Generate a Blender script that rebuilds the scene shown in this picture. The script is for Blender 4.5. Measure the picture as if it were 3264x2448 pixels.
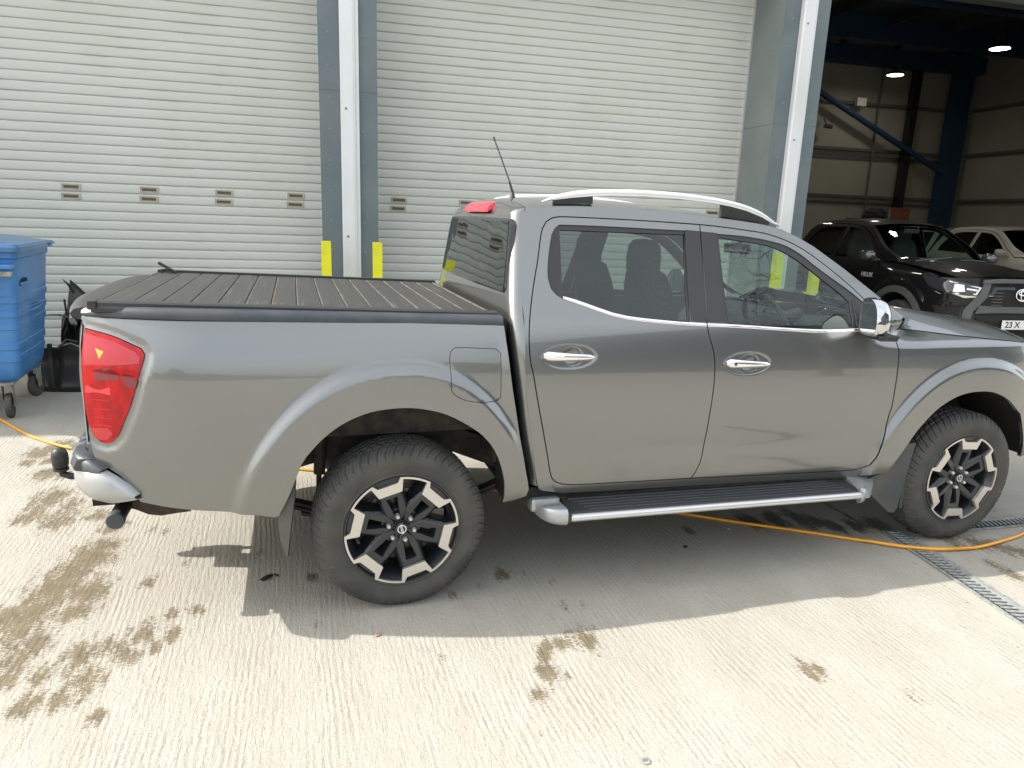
import bpy, bmesh, math, random
import numpy as np
from mathutils import Vector, Matrix
from mathutils.geometry import delaunay_2d_cdt

for o in list(bpy.data.objects): bpy.data.objects.remove(o)
SC = bpy.context.scene
COL = SC.collection
PI = math.pi
R = math.radians

# ------------------------------------------------------------------ camera
cam_d = bpy.data.cameras.new('camera')
cam = bpy.data.objects.new('camera', cam_d); COL.objects.link(cam)
cam_d.sensor_width = 36.0
cam_d.lens = 2259.3 / 3264 * 36.0
cam_d.clip_start = 0.05; cam_d.clip_end = 600
yaw, pitch, roll = 0.300464, 0.230121, 0.0365005
Fw = Vector((math.sin(yaw)*math.cos(pitch), math.cos(yaw)*math.cos(pitch), -math.sin(pitch)))
Rt = Vector((math.cos(yaw), -math.sin(yaw), 0)); Up = Rt.cross(Fw)
R2 = Rt*math.cos(roll) + Up*math.sin(roll); U2 = -Rt*math.sin(roll) + Up*math.cos(roll)
M = Matrix((R2, U2, -Fw)).transposed().to_4x4()
M.translation = Vector((-0.41244, -3.77241, 1.71664))
cam.matrix_world = M
SC.camera = cam

# ------------------------------------------------------------------ world, sun, exposure
SUN = Vector((-1.27, 0.345, 1.0)).normalized()
sun_el = math.asin(SUN.z); sun_az = math.atan2(SUN.x, SUN.y)
w = bpy.data.worlds.new('World'); SC.world = w; w.use_nodes = True
nt = w.node_tree; nt.nodes.clear()
wo = nt.nodes.new('ShaderNodeOutputWorld'); bg = nt.nodes.new('ShaderNodeBackground')
sky = nt.nodes.new('ShaderNodeTexSky'); sky.sky_type = 'NISHITA'; sky.sun_disc = False
sky.sun_elevation = sun_el; sky.sun_rotation = sun_az
sky.air_density = 1.0; sky.dust_density = 5.0; sky.ozone_density = 1.0
bg.inputs['Strength'].default_value = 0.15
# thin high haze over the whole sky, a little uneven
vl = nt.nodes.new('ShaderNodeMix'); vl.data_type = 'RGBA'; vl.inputs[7].default_value = (5.9, 6.05, 5.95, 1)
wt = nt.nodes.new('ShaderNodeTexCoord'); wz = nt.nodes.new('ShaderNodeTexNoise'); wz.inputs['Scale'].default_value = 1.6; wz.inputs['Detail'].default_value = 5
wr = nt.nodes.new('ShaderNodeMapRange'); wr.inputs[1].default_value = .3; wr.inputs[2].default_value = .7; wr.inputs[3].default_value = .42; wr.inputs[4].default_value = .72
nt.links.new(wt.outputs['Generated'], wz.inputs['Vector']); nt.links.new(wz.outputs['Fac'], wr.inputs[0]); nt.links.new(wr.outputs[0], vl.inputs[0])
nt.links.new(sky.outputs[0], vl.inputs[6]); nt.links.new(vl.outputs[2], bg.inputs['Color']); nt.links.new(bg.outputs[0], wo.inputs['Surface'])
sd = bpy.data.lights.new('sun', 'SUN'); sd.energy = 3.0; sd.angle = R(0.5); sd.color = (1.0, 0.965, 0.90)
so = bpy.data.objects.new('sun', sd); COL.objects.link(so)
so.rotation_euler = (-SUN).to_track_quat('-Z', 'Y').to_euler(); so.location = SUN*30
SC.view_settings.view_transform = 'Standard'; SC.view_settings.look = 'None'
SC.view_settings.exposure = 1.20; SC.view_settings.gamma = 1.0
SC.view_settings.use_curve_mapping = False
SC.render.engine = 'CYCLES'
SC.cycles.max_bounces = 8; SC.cycles.transparent_max_bounces = 12

# ------------------------------------------------------------------ helpers
def link(o, parent=None):
    COL.objects.link(o)
    if parent is not None: o.parent = parent
    return o

def tag(o, label=None, cat=None, group=None, kind=None):
    if label: o['label'] = label
    if cat: o['category'] = cat
    if group: o['group'] = group
    if kind: o['kind'] = kind
    return o

def empty(name, loc=(0,0,0), rz=0.0, label=None, cat=None, group=None):
    o = bpy.data.objects.new(name, None); COL.objects.link(o)
    o.empty_display_size = .1
    o.location = loc; o.rotation_euler = (0, 0, rz)
    return tag(o, label, cat, group)

def mesh_obj(name, verts, faces, mat, parent=None, smooth=False, sharp=None, mi=None):
    me = bpy.data.meshes.new(name)
    me.from_pydata([tuple(map(float, v)) for v in verts], [], faces)
    mats = mat if isinstance(mat, (list, tuple)) else [mat]
    for m in mats: me.materials.append(m)
    if mi is not None: me.polygons.foreach_set('material_index', mi)
    if smooth: me.polygons.foreach_set('use_smooth', [True]*len(me.polygons))
    me.update()
    if sharp is not None: me.set_sharp_from_angle(angle=R(sharp))
    return link(bpy.data.objects.new(name, me), parent)

class MB:
    """collects shapes for ONE mesh object"""
    def __init__(s): s.v = []; s.f = []; s.m = []; s.mi = 0
    def add(s, vs, fs):
        n = len(s.v); s.v += [tuple(v) for v in vs]; s.f += [tuple(i+n for i in f) for f in fs]; s.m += [s.mi]*len(fs); return s
    def box(s, x0, x1, y0, y1, z0, z1, M=None, bev=0.0):
        if bev > 0:
            bm = bmesh.new(); bmesh.ops.create_cube(bm, size=1)
            for v in bm.verts: v.co = Vector(((x0+x1)/2+v.co.x*(x1-x0), (y0+y1)/2+v.co.y*(y1-y0), (z0+z1)/2+v.co.z*(z1-z0)))
            bmesh.ops.bevel(bm, geom=list(bm.edges)+list(bm.verts), offset=bev, segments=2, profile=.6, affect='EDGES')
            bm.verts.ensure_lookup_table()
            vs = [v.co.copy() for v in bm.verts]; fs = [[v.index for v in f.verts] for f in bm.faces]; bm.free()
        else:
            vs = [Vector(p) for p in ((x0,y0,z0),(x1,y0,z0),(x1,y1,z0),(x0,y1,z0),(x0,y0,z1),(x1,y0,z1),(x1,y1,z1),(x0,y1,z1))]
            fs = [(0,3,2,1),(4,5,6,7),(0,1,5,4),(1,2,6,5),(2,3,7,6),(3,0,4,7)]
        if M is not None: vs = [M @ v for v in vs]
        return s.add(vs, fs)
    def tube(s, pts, r, n=10, caps=True, closed=False):
        pts = [Vector(p) for p in pts]; k = len(pts)
        rs = r if isinstance(r, (list, tuple)) else [r]*k
        vs = []; fs = []; up = None
        for i, p in enumerate(pts):
            if closed: d = pts[(i+1) % k]-pts[i-1]
            else: d = pts[min(i+1, k-1)]-pts[max(i-1, 0)]
            d.normalize()
            if up is None:
                up = Vector((0,0,1)) if abs(d.z) < .9 else Vector((0,1,0))
            a = d.cross(up)
            if a.length < 1e-6: a = d.cross(Vector((1,0,0)))
            a.normalize(); b = a.cross(d).normalized(); up = b
            for j in range(n):
                t = 2*PI*j/n; vs.append(p + (a*math.cos(t)+b*math.sin(t))*rs[i])
        rng = k if closed else k-1
        for i in range(rng):
            for j in range(n):
                i2 = (i+1) % k
                fs.append((i*n+j, i*n+(j+1) % n, i2*n+(j+1) % n, i2*n+j))
        if caps and not closed:
            fs.append(tuple(range(n-1, -1, -1))); fs.append(tuple((k-1)*n+j for j in range(n)))
        return s.add(vs, fs)
    def lathe(s, prof, c=(0,0,0), axis='y', n=48, a0=0.0, a1=2*PI, M=None):
        """prof: list of (radius, offset along axis)"""
        full = abs(a1-a0-2*PI) < 1e-6; m = n if full else n+1
        vs = []; fs = []
        for (r, o) in prof:
            for j in range(m):
                t = a0+(a1-a0)*j/n; x = r*math.cos(t); z = r*math.sin(t)
                if axis == 'y': v = Vector((c[0]+x, c[1]+o, c[2]+z))
                elif axis == 'z': v = Vector((c[0]+x, c[1]+z, c[2]+o))
                else: v = Vector((c[0]+o, c[1]+x, c[2]+z))
                vs.append(M @ v if M is not None else v)
        for i in range(len(prof)-1):
            for j in range(n):
                j2 = (j+1) % m if full else j+1
                fs.append((i*m+j, i*m+j2, (i+1)*m+j2, (i+1)*m+j))
        return s.add(vs, fs)
    def prism(s, poly, z0, z1, f=None):
        """poly in 2D extruded from z0 to z1; f maps (u,v,w)->point"""
        f = f or (lambda u, v, w: (u, v, w)); n = len(poly)
        vs = [f(u, v, z0) for u, v in poly]+[f(u, v, z1) for u, v in poly]
        fs = [tuple(range(n-1, -1, -1)), tuple(range(n, 2*n))]+[(i, (i+1) % n, n+(i+1) % n, n+i) for i in range(n)]
        return s.add(vs, fs)
    def grid(s, rows, close=False):
        nr = len(rows); nc = len(rows[0]); vs = [p for r_ in rows for p in r_]; fs = []
        for i in range(nr-1):
            for j in range(nc-1 if not close else nc):
                j2 = (j+1) % nc; fs.append((i*nc+j, i*nc+j2, (i+1)*nc+j2, (i+1)*nc+j))
        return s.add(vs, fs)
    def build(s, name, mat, parent=None, smooth=False, sharp=35, recalc=True):
        o = mesh_obj(name, s.v, s.f, mat, parent, False, None, s.m if isinstance(mat, (list, tuple)) else None)
        if recalc:
            bm = bmesh.new(); bm.from_mesh(o.data); bmesh.ops.recalc_face_normals(bm, faces=bm.faces); bm.to_mesh(o.data); bm.free()
        if smooth:
            o.data.polygons.foreach_set('use_smooth', [True]*len(o.data.polygons)); o.data.set_sharp_from_angle(angle=R(sharp))
        return o

def copy_tree(o, parent=None):
    c = o.copy(); COL.objects.link(c); c.parent = parent
    for ch in list(o.children): copy_tree(ch, c)
    return c

def text_mesh(name, s, size, mat, parent=None, M=None, ext=.0015, bold=False):
    cu = bpy.data.curves.new(name, 'FONT'); cu.body = s; cu.size = size; cu.extrude = ext
    cu.align_x = 'CENTER'; cu.align_y = 'CENTER'; cu.resolution_u = 3
    if bold: cu.offset = size*.018
    t = bpy.data.objects.new(name+'_tmp', cu); COL.objects.link(t)
    dg = bpy.context.evaluated_depsgraph_get(); me = bpy.data.meshes.new_from_object(t.evaluated_get(dg))
    bpy.data.objects.remove(t)
    me.materials.clear(); me.materials.append(mat); me.name = name
    if M is not None: me.transform(M)
    return link(bpy.data.objects.new(name, me), parent)

# ------------------------------------------------------------------ materials
def mat(name, col, rough=.5, metal=0.0, **k):
    m = bpy.data.materials.new(name); m.use_nodes = True; b = m.node_tree.nodes['Principled BSDF']
    b.inputs['Base Color'].default_value = (*col, 1); b.inputs['Roughness'].default_value = rough
    b.inputs['Metallic'].default_value = metal
    for kk, v in k.items():
        kk = kk.replace('_', ' ')
        if kk in b.inputs: b.inputs[kk].default_value = v
    return m
def N(m, t, **k):
    n = m.node_tree.nodes.new(t)
    for a, v in k.items(): setattr(n, a, v)
    return n
def L(m, a, b): m.node_tree.links.new(a, b)
def bsdf(m): return m.node_tree.nodes['Principled BSDF']
def noise_mix(m, c1, c2, scale=5.0, lo=.4, hi=.6, detail=4, stretch=None, rough_add=None, bump=None, coord='Object', dist=0.0, bscale=None):
    """procedural variation between two colours, optional bump"""
    b = bsdf(m); tc = N(m, 'ShaderNodeTexCoord'); mp = N(m, 'ShaderNodeMapping')
    L(m, tc.outputs[coord], mp.inputs['Vector'])
    if stretch: mp.inputs['Scale'].default_value = stretch
    nz = N(m, 'ShaderNodeTexNoise'); nz.inputs['Scale'].default_value = scale; nz.inputs['Detail'].default_value = detail
    nz.inputs['Distortion'].default_value = dist
    L(m, mp.outputs[0], nz.inputs['Vector'])
    mr = N(m, 'ShaderNodeMapRange'); mr.inputs[1].default_value = lo; mr.inputs[2].default_value = hi
    L(m, nz.outputs['Fac'], mr.inputs[0])
    mx = N(m, 'ShaderNodeMix', data_type='RGBA'); mx.inputs[6].default_value = (*c1, 1); mx.inputs[7].default_value = (*c2, 1)
    L(m, mr.outputs[0], mx.inputs[0]); L(m, mx.outputs[2], b.inputs['Base Color'])
    if rough_add:
        r2 = N(m, 'ShaderNodeMapRange'); r2.inputs[3].default_value = rough_add[0]; r2.inputs[4].default_value = rough_add[1]
        L(m, mr.outputs[0], r2.inputs[0]); L(m, r2.outputs[0], b.inputs['Roughness'])
    if bump:
        n2 = N(m, 'ShaderNodeTexNoise'); n2.inputs['Scale'].default_value = bscale or scale*6; n2.inputs['Detail'].default_value = 3
        L(m, mp.outputs[0], n2.inputs['Vector'])
        bp = N(m, 'ShaderNodeBump'); bp.inputs['Strength'].default_value = bump; bp.inputs['Distance'].default_value = .01
        L(m, n2.outputs['Fac'], bp.inputs['Height']); L(m, bp.outputs[0], b.inputs['Normal'])
    return m, mx, mr

def paint(name, col, metal=.5, rough=.36, flake=.03, dust=None):
    m = mat(name, col, rough, metal, Coat_Weight=1.0, Coat_Roughness=.035, Coat_IOR=1.5)
    b = bsdf(m); tc = N(m, 'ShaderNodeTexCoord')
    nz = N(m, 'ShaderNodeTexNoise'); nz.inputs['Scale'].default_value = 900; nz.inputs['Detail'].default_value = 1
    L(m, tc.outputs['Object'], nz.inputs['Vector'])
    mr = N(m, 'ShaderNodeMapRange'); mr.inputs[3].default_value = 1-flake*6; mr.inputs[4].default_value = 1+flake*6
    L(m, nz.outputs['Fac'], mr.inputs[0])
    mx = N(m, 'ShaderNodeMix', data_type='RGBA', blend_type='MULTIPLY'); mx.inputs[0].default_value = 1
    mx.inputs[6].default_value = (*col, 1); L(m, mr.outputs[0], mx.inputs[7])
    out = mx.outputs[2]
    if dust:
        # thin road dust: a little matt film, thicker in soft patches low down
        n2 = N(m, 'ShaderNodeTexNoise'); n2.inputs['Scale'].default_value = 2.2; n2.inputs['Detail'].default_value = 6
        L(m, tc.outputs['Object'], n2.inputs['Vector'])
        sx = N(m, 'ShaderNodeSeparateXYZ'); L(m, tc.outputs['Object'], sx.inputs[0])
        zr = N(m, 'ShaderNodeMapRange'); zr.inputs[1].default_value = .95; zr.inputs[2].default_value = .40; L(m, sx.outputs[2], zr.inputs[0])
        r3 = N(m, 'ShaderNodeMapRange'); r3.inputs[1].default_value = .3; r3.inputs[2].default_value = .75; r3.inputs[3].default_value = .15; L(m, n2.outputs['Fac'], r3.inputs[0])
        mu = N(m, 'ShaderNodeMath', operation='MULTIPLY'); L(m, zr.outputs[0], mu.inputs[0]); L(m, r3.outputs[0], mu.inputs[1])
        mu2 = N(m, 'ShaderNodeMath', operation='MULTIPLY'); mu2.inputs[1].default_value = dust; L(m, mu.outputs[0], mu2.inputs[0])
        m2 = N(m, 'ShaderNodeMix', data_type='RGBA'); m2.inputs[7].default_value = (.30, .26, .19, 1)
        L(m, mu2.outputs[0], m2.inputs[0]); L(m, out, m2.inputs[6]); out = m2.outputs[2]
        cw = N(m, 'ShaderNodeMapRange'); cw.inputs[3].default_value = .035; cw.inputs[4].default_value = .30; L(m, mu2.outputs[0], cw.inputs[0])
        L(m, cw.outputs[0], b.inputs['Coat Roughness'])
    L(m, out, b.inputs['Base Color'])
    return m

MT = {}
MT['grey'] = paint('metallic_grey_paint', (.205, .212, .210), .80, .28, .02, dust=.16)
bsdf(MT['grey']).inputs['Coat IOR'].default_value = 1.6
MT['blackpaint'] = paint('black_gloss_paint', (.004, .004, .005), .0, .4, .0)
bsdf(MT['blackpaint']).inputs['Coat Weight'].default_value = .55; bsdf(MT['blackpaint']).inputs['Specular IOR Level'].default_value = .2
MT['whitepaint'] = paint('white_gloss_paint', (.62, .60, .52), .0, .35, .0)
MT['plastic'] = mat('black_plastic', (.022, .023, .025), .5)
noise_mix(MT['plastic'], (.018, .019, .021), (.034, .035, .036), 40, bump=.08, bscale=700)
MT['gloss'] = mat('gloss_black', (.012, .012, .013), .12, 0, Coat_Weight=.5)
MT['satin'] = mat('satin_black', (.030, .031, .033), .42)
MT['pillar'] = mat('pillar_film', (.028, .029, .031), .38)
MT['cap'] = mat('bed_rail_cap', (.040, .048, .055), .42)
noise_mix(MT['cap'], (.036, .044, .051), (.055, .062, .068), 9, bump=.1, bscale=500)
MT['dark'] = mat('dark_underside', (.010, .0095, .009), .8)
MT['frame'] = mat('chassis_grime', (.020, .019, .017), .75)
noise_mix(MT['frame'], (.014, .013, .012), (.045, .036, .026), 14)
MT['rust'] = mat('rusty_steel', (.10, .05, .03), .8)
noise_mix(MT['rust'], (.045, .042, .038), (.11, .060, .038), 30, .46, .70)
MT['chrome'] = mat('chrome', (.88, .88, .89), .05, 1.0)
MT['alu'] = mat('silver_satin', (.72, .72, .72), .28, .75)
MT['silverp'] = mat('silver_plastic', (.42, .44, .44), .32, .55, Coat_Weight=.5)
MT['machined'] = mat('machined_alloy', (.62, .60, .56), .30, .75)
MT['wheelblack'] = mat('wheel_black', (.016, .019, .023), .30, .0, Coat_Weight=.4)
MT['rubber'] = mat('tyre_rubber', (.034, .036, .035), .66)
noise_mix(MT['rubber'], (.042, .044, .043), (.085, .078, .066), 7, .38, .72, detail=8, bump=.15, bscale=160)
MT['mirror'] = mat('mirror_glass', (.86, .90, .89), .01, 1.0)
MT['seat'] = mat('seat_cloth', (.035, .036, .038), .9)
noise_mix(MT['seat'], (.028, .029, .031), (.05, .05, .053), 60, bump=.2)
MT['trim'] = mat('interior_trim', (.035, .037, .038), .6)
MT['liner'] = mat('roof_lining', (.30, .30, .28), .9)
MT['amber'] = mat('amber_plastic', (.85, .38, .02), .2, 0, Coat_Weight=1.0)
MT['yellow'] = mat('yellow_guard', (.78, .76, .02), .5)
noise_mix(MT['yellow'], (.80, .78, .015), (.62, .60, .03), 6, .45, .8)
MT['white'] = mat('white_plastic', (.8, .8, .78), .4)

def glass(name, tint, rough=0.0, refl=1.0, wave=0.0, trans=.85):
    """thin sheet glass: clear transmission tinted once, mirror reflection by fresnel"""
    m = bpy.data.materials.new(name); m.use_nodes = True; nt = m.node_tree; nt.nodes.clear()
    o = nt.nodes.new('ShaderNodeOutputMaterial'); tr = nt.nodes.new('ShaderNodeBsdfTransparent'); gl = nt.nodes.new('ShaderNodeBsdfGlossy')
    tr.inputs[0].default_value = (*tint, 1); gl.inputs['Roughness'].default_value = rough; gl.inputs[0].default_value = (.95, 1, .98, 1)
    lw = nt.nodes.new('ShaderNodeLayerWeight'); lw.inputs[0].default_value = .5
    pw = nt.nodes.new('ShaderNodeMath'); pw.operation = 'POWER'; pw.inputs[1].default_value = 5.0
    nt.links.new(lw.outputs['Facing'], pw.inputs[0])
    mu = nt.nodes.new('ShaderNodeMath'); mu.operation = 'MULTIPLY_ADD'; mu.inputs[1].default_value = 1.0; mu.inputs[2].default_value = .055*refl; mu.use_clamp = True
    nt.links.new(pw.outputs[0], mu.inputs[0])
    mx = nt.nodes.new('ShaderNodeMixShader'); nt.links.new(mu.outputs[0], mx.inputs[0]); nt.links.new(tr.outputs[0], mx.inputs[1]); nt.links.new(gl.outputs[0], mx.inputs[2])
    nt.links.new(mx.outputs[0], o.inputs[0])
    if wave > 0:
        tc = nt.nodes.new('ShaderNodeTexCoord'); nz = nt.nodes.new('ShaderNodeTexNoise'); nz.inputs['Scale'].default_value = 5.5; nz.inputs['Detail'].default_value = 0.5
        bp = nt.nodes.new('ShaderNodeBump'); bp.inputs['Strength'].default_value = wave; bp.inputs['Distance'].default_value = .01
        nt.links.new(tc.outputs['Object'], nz.inputs['Vector']); nt.links.new(nz.outputs['Fac'], bp.inputs['Height'])
        nt.links.new(bp.outputs[0], gl.inputs['Normal'])
    return m
MT['glass'] = glass('side_glass', (.68, .80, .74), refl=1.2)
MT['privacy'] = glass('privacy_glass', (.42, .47, .46), refl=1.25)
MT['rearglass'] = glass('rear_glass', (.16, .17, .17), refl=2.0, wave=.22)
MT['screen'] = glass('windscreen_glass', (.72, .86, .80))
MT['lampglass'] = glass('clear_lens', (.97, .97, .97), refl=1.2)

MT['lampred'] = mat('red_lens', (.50, .004, .008), .25, 0, Specular_IOR_Level=.3, Coat_Weight=.3, Coat_Roughness=.02)
noise_mix(MT['lampred'], (.42, .002, .005), (.28, .0015, .003), 22, .42, .62, stretch=(1, 1, .5))
MT['lamppink'] = mat('bright_red_cell', (.80, .06, .09), .12, 0, Coat_Weight=.6)
noise_mix(MT['lamppink'], (.40, .005, .014), (.40, .016, .030), 18, .4, .7)
MT['lampdark'] = mat('dark_red_cell', (.16, .004, .008), .1, 0, Coat_Weight=1.0)
MT['lamplow'] = mat('deep_red_cell', (.42, .005, .012), .1, 0, Coat_Weight=1.0)
MT['lampmesh'] = mat('mesh_red_cell', (.60, .02, .03), .3, 0, Coat_Weight=1.0)
MT['lamplight'] = mat('brake_light_red', (.78, .03, .06), .15, 0, Coat_Weight=1.0)
MT['slatcover'] = mat('cover_slat_dusty', (.06, .06, .055), .5)
def _slat():
    m = MT['slatcover']; b = bsdf(m); tc = N(m, 'ShaderNodeTexCoord'); oi = N(m, 'ShaderNodeObjectInfo')
    mp = N(m, 'ShaderNodeMapping'); mp.inputs['Scale'].default_value = (130, 2.2, 1); L(m, tc.outputs['Object'], mp.inputs['Vector'])
    ad = N(m, 'ShaderNodeVectorMath', operation='ADD'); L(m, mp.outputs[0], ad.inputs[0])
    sc = N(m, 'ShaderNodeVectorMath', operation='SCALE'); sc.inputs[3].default_value = 37.0; L(m, oi.outputs['Location'], sc.inputs[0]); L(m, sc.outputs[0], ad.inputs[1])
    nz = N(m, 'ShaderNodeTexNoise'); nz.inputs['Scale'].default_value = 1.0; nz.inputs['Detail'].default_value = 3; L(m, ad.outputs[0], nz.inputs['Vector'])
    mr = N(m, 'ShaderNodeMapRange'); mr.inputs[1].default_value = .60; mr.inputs[2].default_value = .74; L(m, nz.outputs['Fac'], mr.inputs[0])
    n2 = N(m, 'ShaderNodeTexNoise'); n2.inputs['Scale'].default_value = 3.5; n2.inputs['Detail'].default_value = 8; L(m, tc.outputs['Generated'], n2.inputs['Vector'])
    # dust caught in the joint of each slat
    sx = N(m, 'ShaderNodeSeparateXYZ'); L(m, tc.outputs['Object'], sx.inputs[0])
    j = N(m, 'ShaderNodeMapRange'); j.inputs[1].default_value = .0080; j.inputs[2].default_value = .004; L(m, sx.outputs[0], j.inputs[0])
    jm = N(m, 'ShaderNodeMath', operation='MULTIPLY'); L(m, j.outputs[0], jm.inputs[0])
    n3 = N(m, 'ShaderNodeTexNoise'); n3.inputs['Scale'].default_value = 4.0; L(m, ad.outputs[0], n3.inputs['Vector'])
    r3 = N(m, 'ShaderNodeMapRange'); r3.inputs[1].default_value = .40; r3.inputs[2].default_value = .58; L(m, n3.outputs['Fac'], r3.inputs[0]); L(m, r3.outputs[0], jm.inputs[1])
    mxx = N(m, 'ShaderNodeMath', operation='MAXIMUM'); L(m, mr.outputs[0], mxx.inputs[0]); L(m, jm.outputs[0], mxx.inputs[1])
    c1 = N(m, 'ShaderNodeMix', data_type='RGBA'); c1.inputs[6].default_value = (.026, .026, .025, 1); c1.inputs[7].default_value = (.052, .051, .047, 1); L(m, n2.outputs['Fac'], c1.inputs[0])
    mx = N(m, 'ShaderNodeMix', data_type='RGBA'); mx.inputs[7].default_value = (.26, .24, .19, 1); L(m, c1.outputs[2], mx.inputs[6])
    fm = N(m, 'ShaderNodeMath', operation='MULTIPLY'); fm.inputs[1].default_value = .42; L(m, mxx.outputs[0], fm.inputs[0]); L(m, fm.outputs[0], mx.inputs[0]); L(m, mx.outputs[2], b.inputs['Base Color'])
_slat()
MT['railsilver'] = mat('roof_rail_silver', (.78, .79, .80), .30, .35, Coat_Weight=.5)
MT['towgrey'] = mat('tow_beam_paint', (.035, .038, .038), .6)
MT['towcap'] = mat('tow_cap', (.065, .075, .080), .55)
MT['flapgrey'] = mat('mud_flap_grey', (.060, .066, .068), .55)
noise_mix(MT['flapgrey'], (.055, .062, .066), (.10, .095, .080), 6, .4, .75, bump=.1, bscale=300)
MT['ribgrey'] = mat('tread_rib', (.07, .08, .09), .45)
MT['disc'] = mat('brake_disc', (.22, .20, .18), .45, .6)
MT['nut'] = mat('wheel_nut', (.60, .58, .55), .35, .6)

# ==================================================================
#  THE GREY PICKUP  (x forward from the rear axle, z up, near side y<0)
# ==================================================================
def pchip(xs, ys):
    xs = np.array(xs, float); ys = np.array(ys, float)
    d = np.diff(ys)/np.diff(xs); m = np.zeros(len(xs)); m[0] = d[0]; m[-1] = d[-1]
    for i in range(1, len(xs)-1): m[i] = (d[i-1]+d[i])/2
    def f(x):
        x = np.asarray(x, float); i = np.clip(np.searchsorted(xs, x)-1, 0, len(xs)-2)
        h = xs[i+1]-xs[i]; t = np.clip((x-xs[i])/h, -.5, 1.5)
        return ((2*t**3-3*t**2+1)*ys[i]+(t**3-2*t**2+t)*h*m[i]+(-2*t**3+3*t**2)*ys[i+1]+(t**3-t**2)*h*m[i+1])
    return f
def sstep(a, b, x):
    t = np.clip((np.asarray(x, float)-a)/(b-a), 0, 1); return t*t*(3-2*t)
P_DOOR = pchip([.30,.40,.48,.56,.66,.80,.94,1.06,1.16,1.25,1.34,1.42,1.52,1.62,1.70,1.80,1.9],
               [.800,.850,.876,.888,.896,.908,.910,.903,.888,.862,.815,.772,.724,.677,.642,.600,.56])
P_BED = pchip([.30,.40,.50,.60,.75,.90,1.02,1.12,1.20,1.27,1.34],
              [.815,.852,.874,.887,.897,.899,.895,.884,.864,.836,.800])
P_FEN = pchip([.30,.40,.50,.62,.80,.92,1.00,1.06,1.11,1.14,1.16,1.178,1.20,1.23],
              [.800,.850,.876,.888,.897,.896,.893,.886,.874,.856,.805,.735,.65,.53])
ARCH = {'r': (0.0, .385), 'f': (3.15, .385)}
def flare(x, z, c):
    r = np.hypot(x-c[0], z-c[1]); th = np.arctan2(z-c[1], x-c[0])
    if c[0] < 1: Rr = .73-.03*sstep(1.8, 2.6, th)-.10*sstep(0, 1, (1.5-th)/1.1)
    else: Rr = .672+0*th
    up = sstep(-.25, .35, z-c[1]+.1)*.5+.5
    return .034*up*(1-sstep(Rr-.045, Rr+.015, r))
def crease(x, z):
    # long shallow scallop low on the doors
    zc = .665-.02*(x-1.5); hh = .045*np.clip(sstep(.85, 1.5, x)*sstep(2.42, 2.05, x)+.05, 0, 1)
    return -.006*np.exp(-((z-zc)/(.045))**2)*sstep(.85, 1.5, x)*(1-sstep(2.05, 2.42, x))
def hw(x, z):
    x = np.asarray(x, float); z = np.asarray(z, float)
    d = P_DOOR(z)+crease(x, z); b = P_BED(z); f = P_FEN(z)
    wb = 1-sstep(.42, .50, x); wf = sstep(2.35, 2.90, x)*(1-sstep(1.17, 1.26, z)*(1-sstep(2.6, 2.9, x)))
    h = d*(1-wb)*(1-wf)+b*wb+f*wf*(1-wb)
    t = np.clip((-.72-x)/.55, 0, None); h = h-.15*t**2.3
    t = np.clip((x-3.25)/.75, 0, None); h = h-.17*t**2
    return h+flare(x, z, ARCH['r'])+flare(x, z, ARCH['f'])

def inside(px, pz, poly):
    n = len(poly); res = np.zeros(len(px), bool); j = n-1
    for i in range(n):
        xi, zi = poly[i]; xj, zj = poly[j]
        if zi != zj:
            c = ((zi > pz) != (zj > pz)) & (px < (xj-xi)*(pz-zi)/(zj-zi)+xi); res ^= c
        j = i
    return res

def smooth_poly(pts, step=.03, corner=38, closed=True):
    """Catmull-Rom through the points, keeping sharp corners"""
    P = [np.array(p, float) for p in pts]; n = len(P); out = []
    def ang(i):
        a = P[i]-P[i-1]; b = P[(i+1) % n]-P[i]
        return abs(math.degrees(math.atan2(a[0]*b[1]-a[1]*b[0], a@b)))
    cor = [ang(i) > corner if (closed or 0 < i < n-1) else True for i in range(n)]
    for i in range(n if closed else n-1):
        p1, p2 = P[i], P[(i+1) % n]; p0 = p1 if cor[i] else P[i-1]; p3 = p2 if cor[(i+1) % n] else P[(i+2) % n]
        k = max(1, int(np.linalg.norm(p2-p1)/step))
        for q in range(k):
            t = q/k
            # tension-limited tangents scaled to the chord
            L_ = np.linalg.norm(p2-p1)
            def tan(a, b, c, own):
                v = c-a; nv = np.linalg.norm(v); return v/nv*L_ if nv > 1e-9 else own
            m1 = (p2-p1) if cor[i] else tan(p0, p1, p2, p2-p1); m2 = (p2-p1) if cor[(i+1) % n] else tan(p1, p2, p3, p2-p1)
            out.append((2*t**3-3*t**2+1)*p1+(t**3-2*t**2+t)*m1+(-2*t**3+3*t**2)*p2+(t**3-t**2)*m2)
    if not closed: out.append(P[-1])
    return [tuple(p) for p in out]

def offset_poly(poly, d):
    """move a closed outline by d (positive = shrink), simple vertex normals"""
    n = len(poly); A = sum(poly[i][0]*poly[(i+1) % n][1]-poly[(i+1) % n][0]*poly[i][1] for i in range(n))
    s = 1 if A > 0 else -1; out = []
    for i in range(n):
        a = np.array(poly[i-1]); b = np.array(poly[i]); c = np.array(poly[(i+1) % n])
        u = b-a; v = c-b; u = u/(np.linalg.norm(u)+1e-9); v = v/(np.linalg.norm(v)+1e-9)
        nn = np.array([-(u[1]+v[1]), u[0]+v[0]])*s; ln = np.linalg.norm(nn); nn = nn/ln if ln > 1e-6 else nn
        k = max(.5, nn@(np.array([-u[1], u[0]])*s)); out.append(tuple(b+nn*d/k))
    return out

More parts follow.
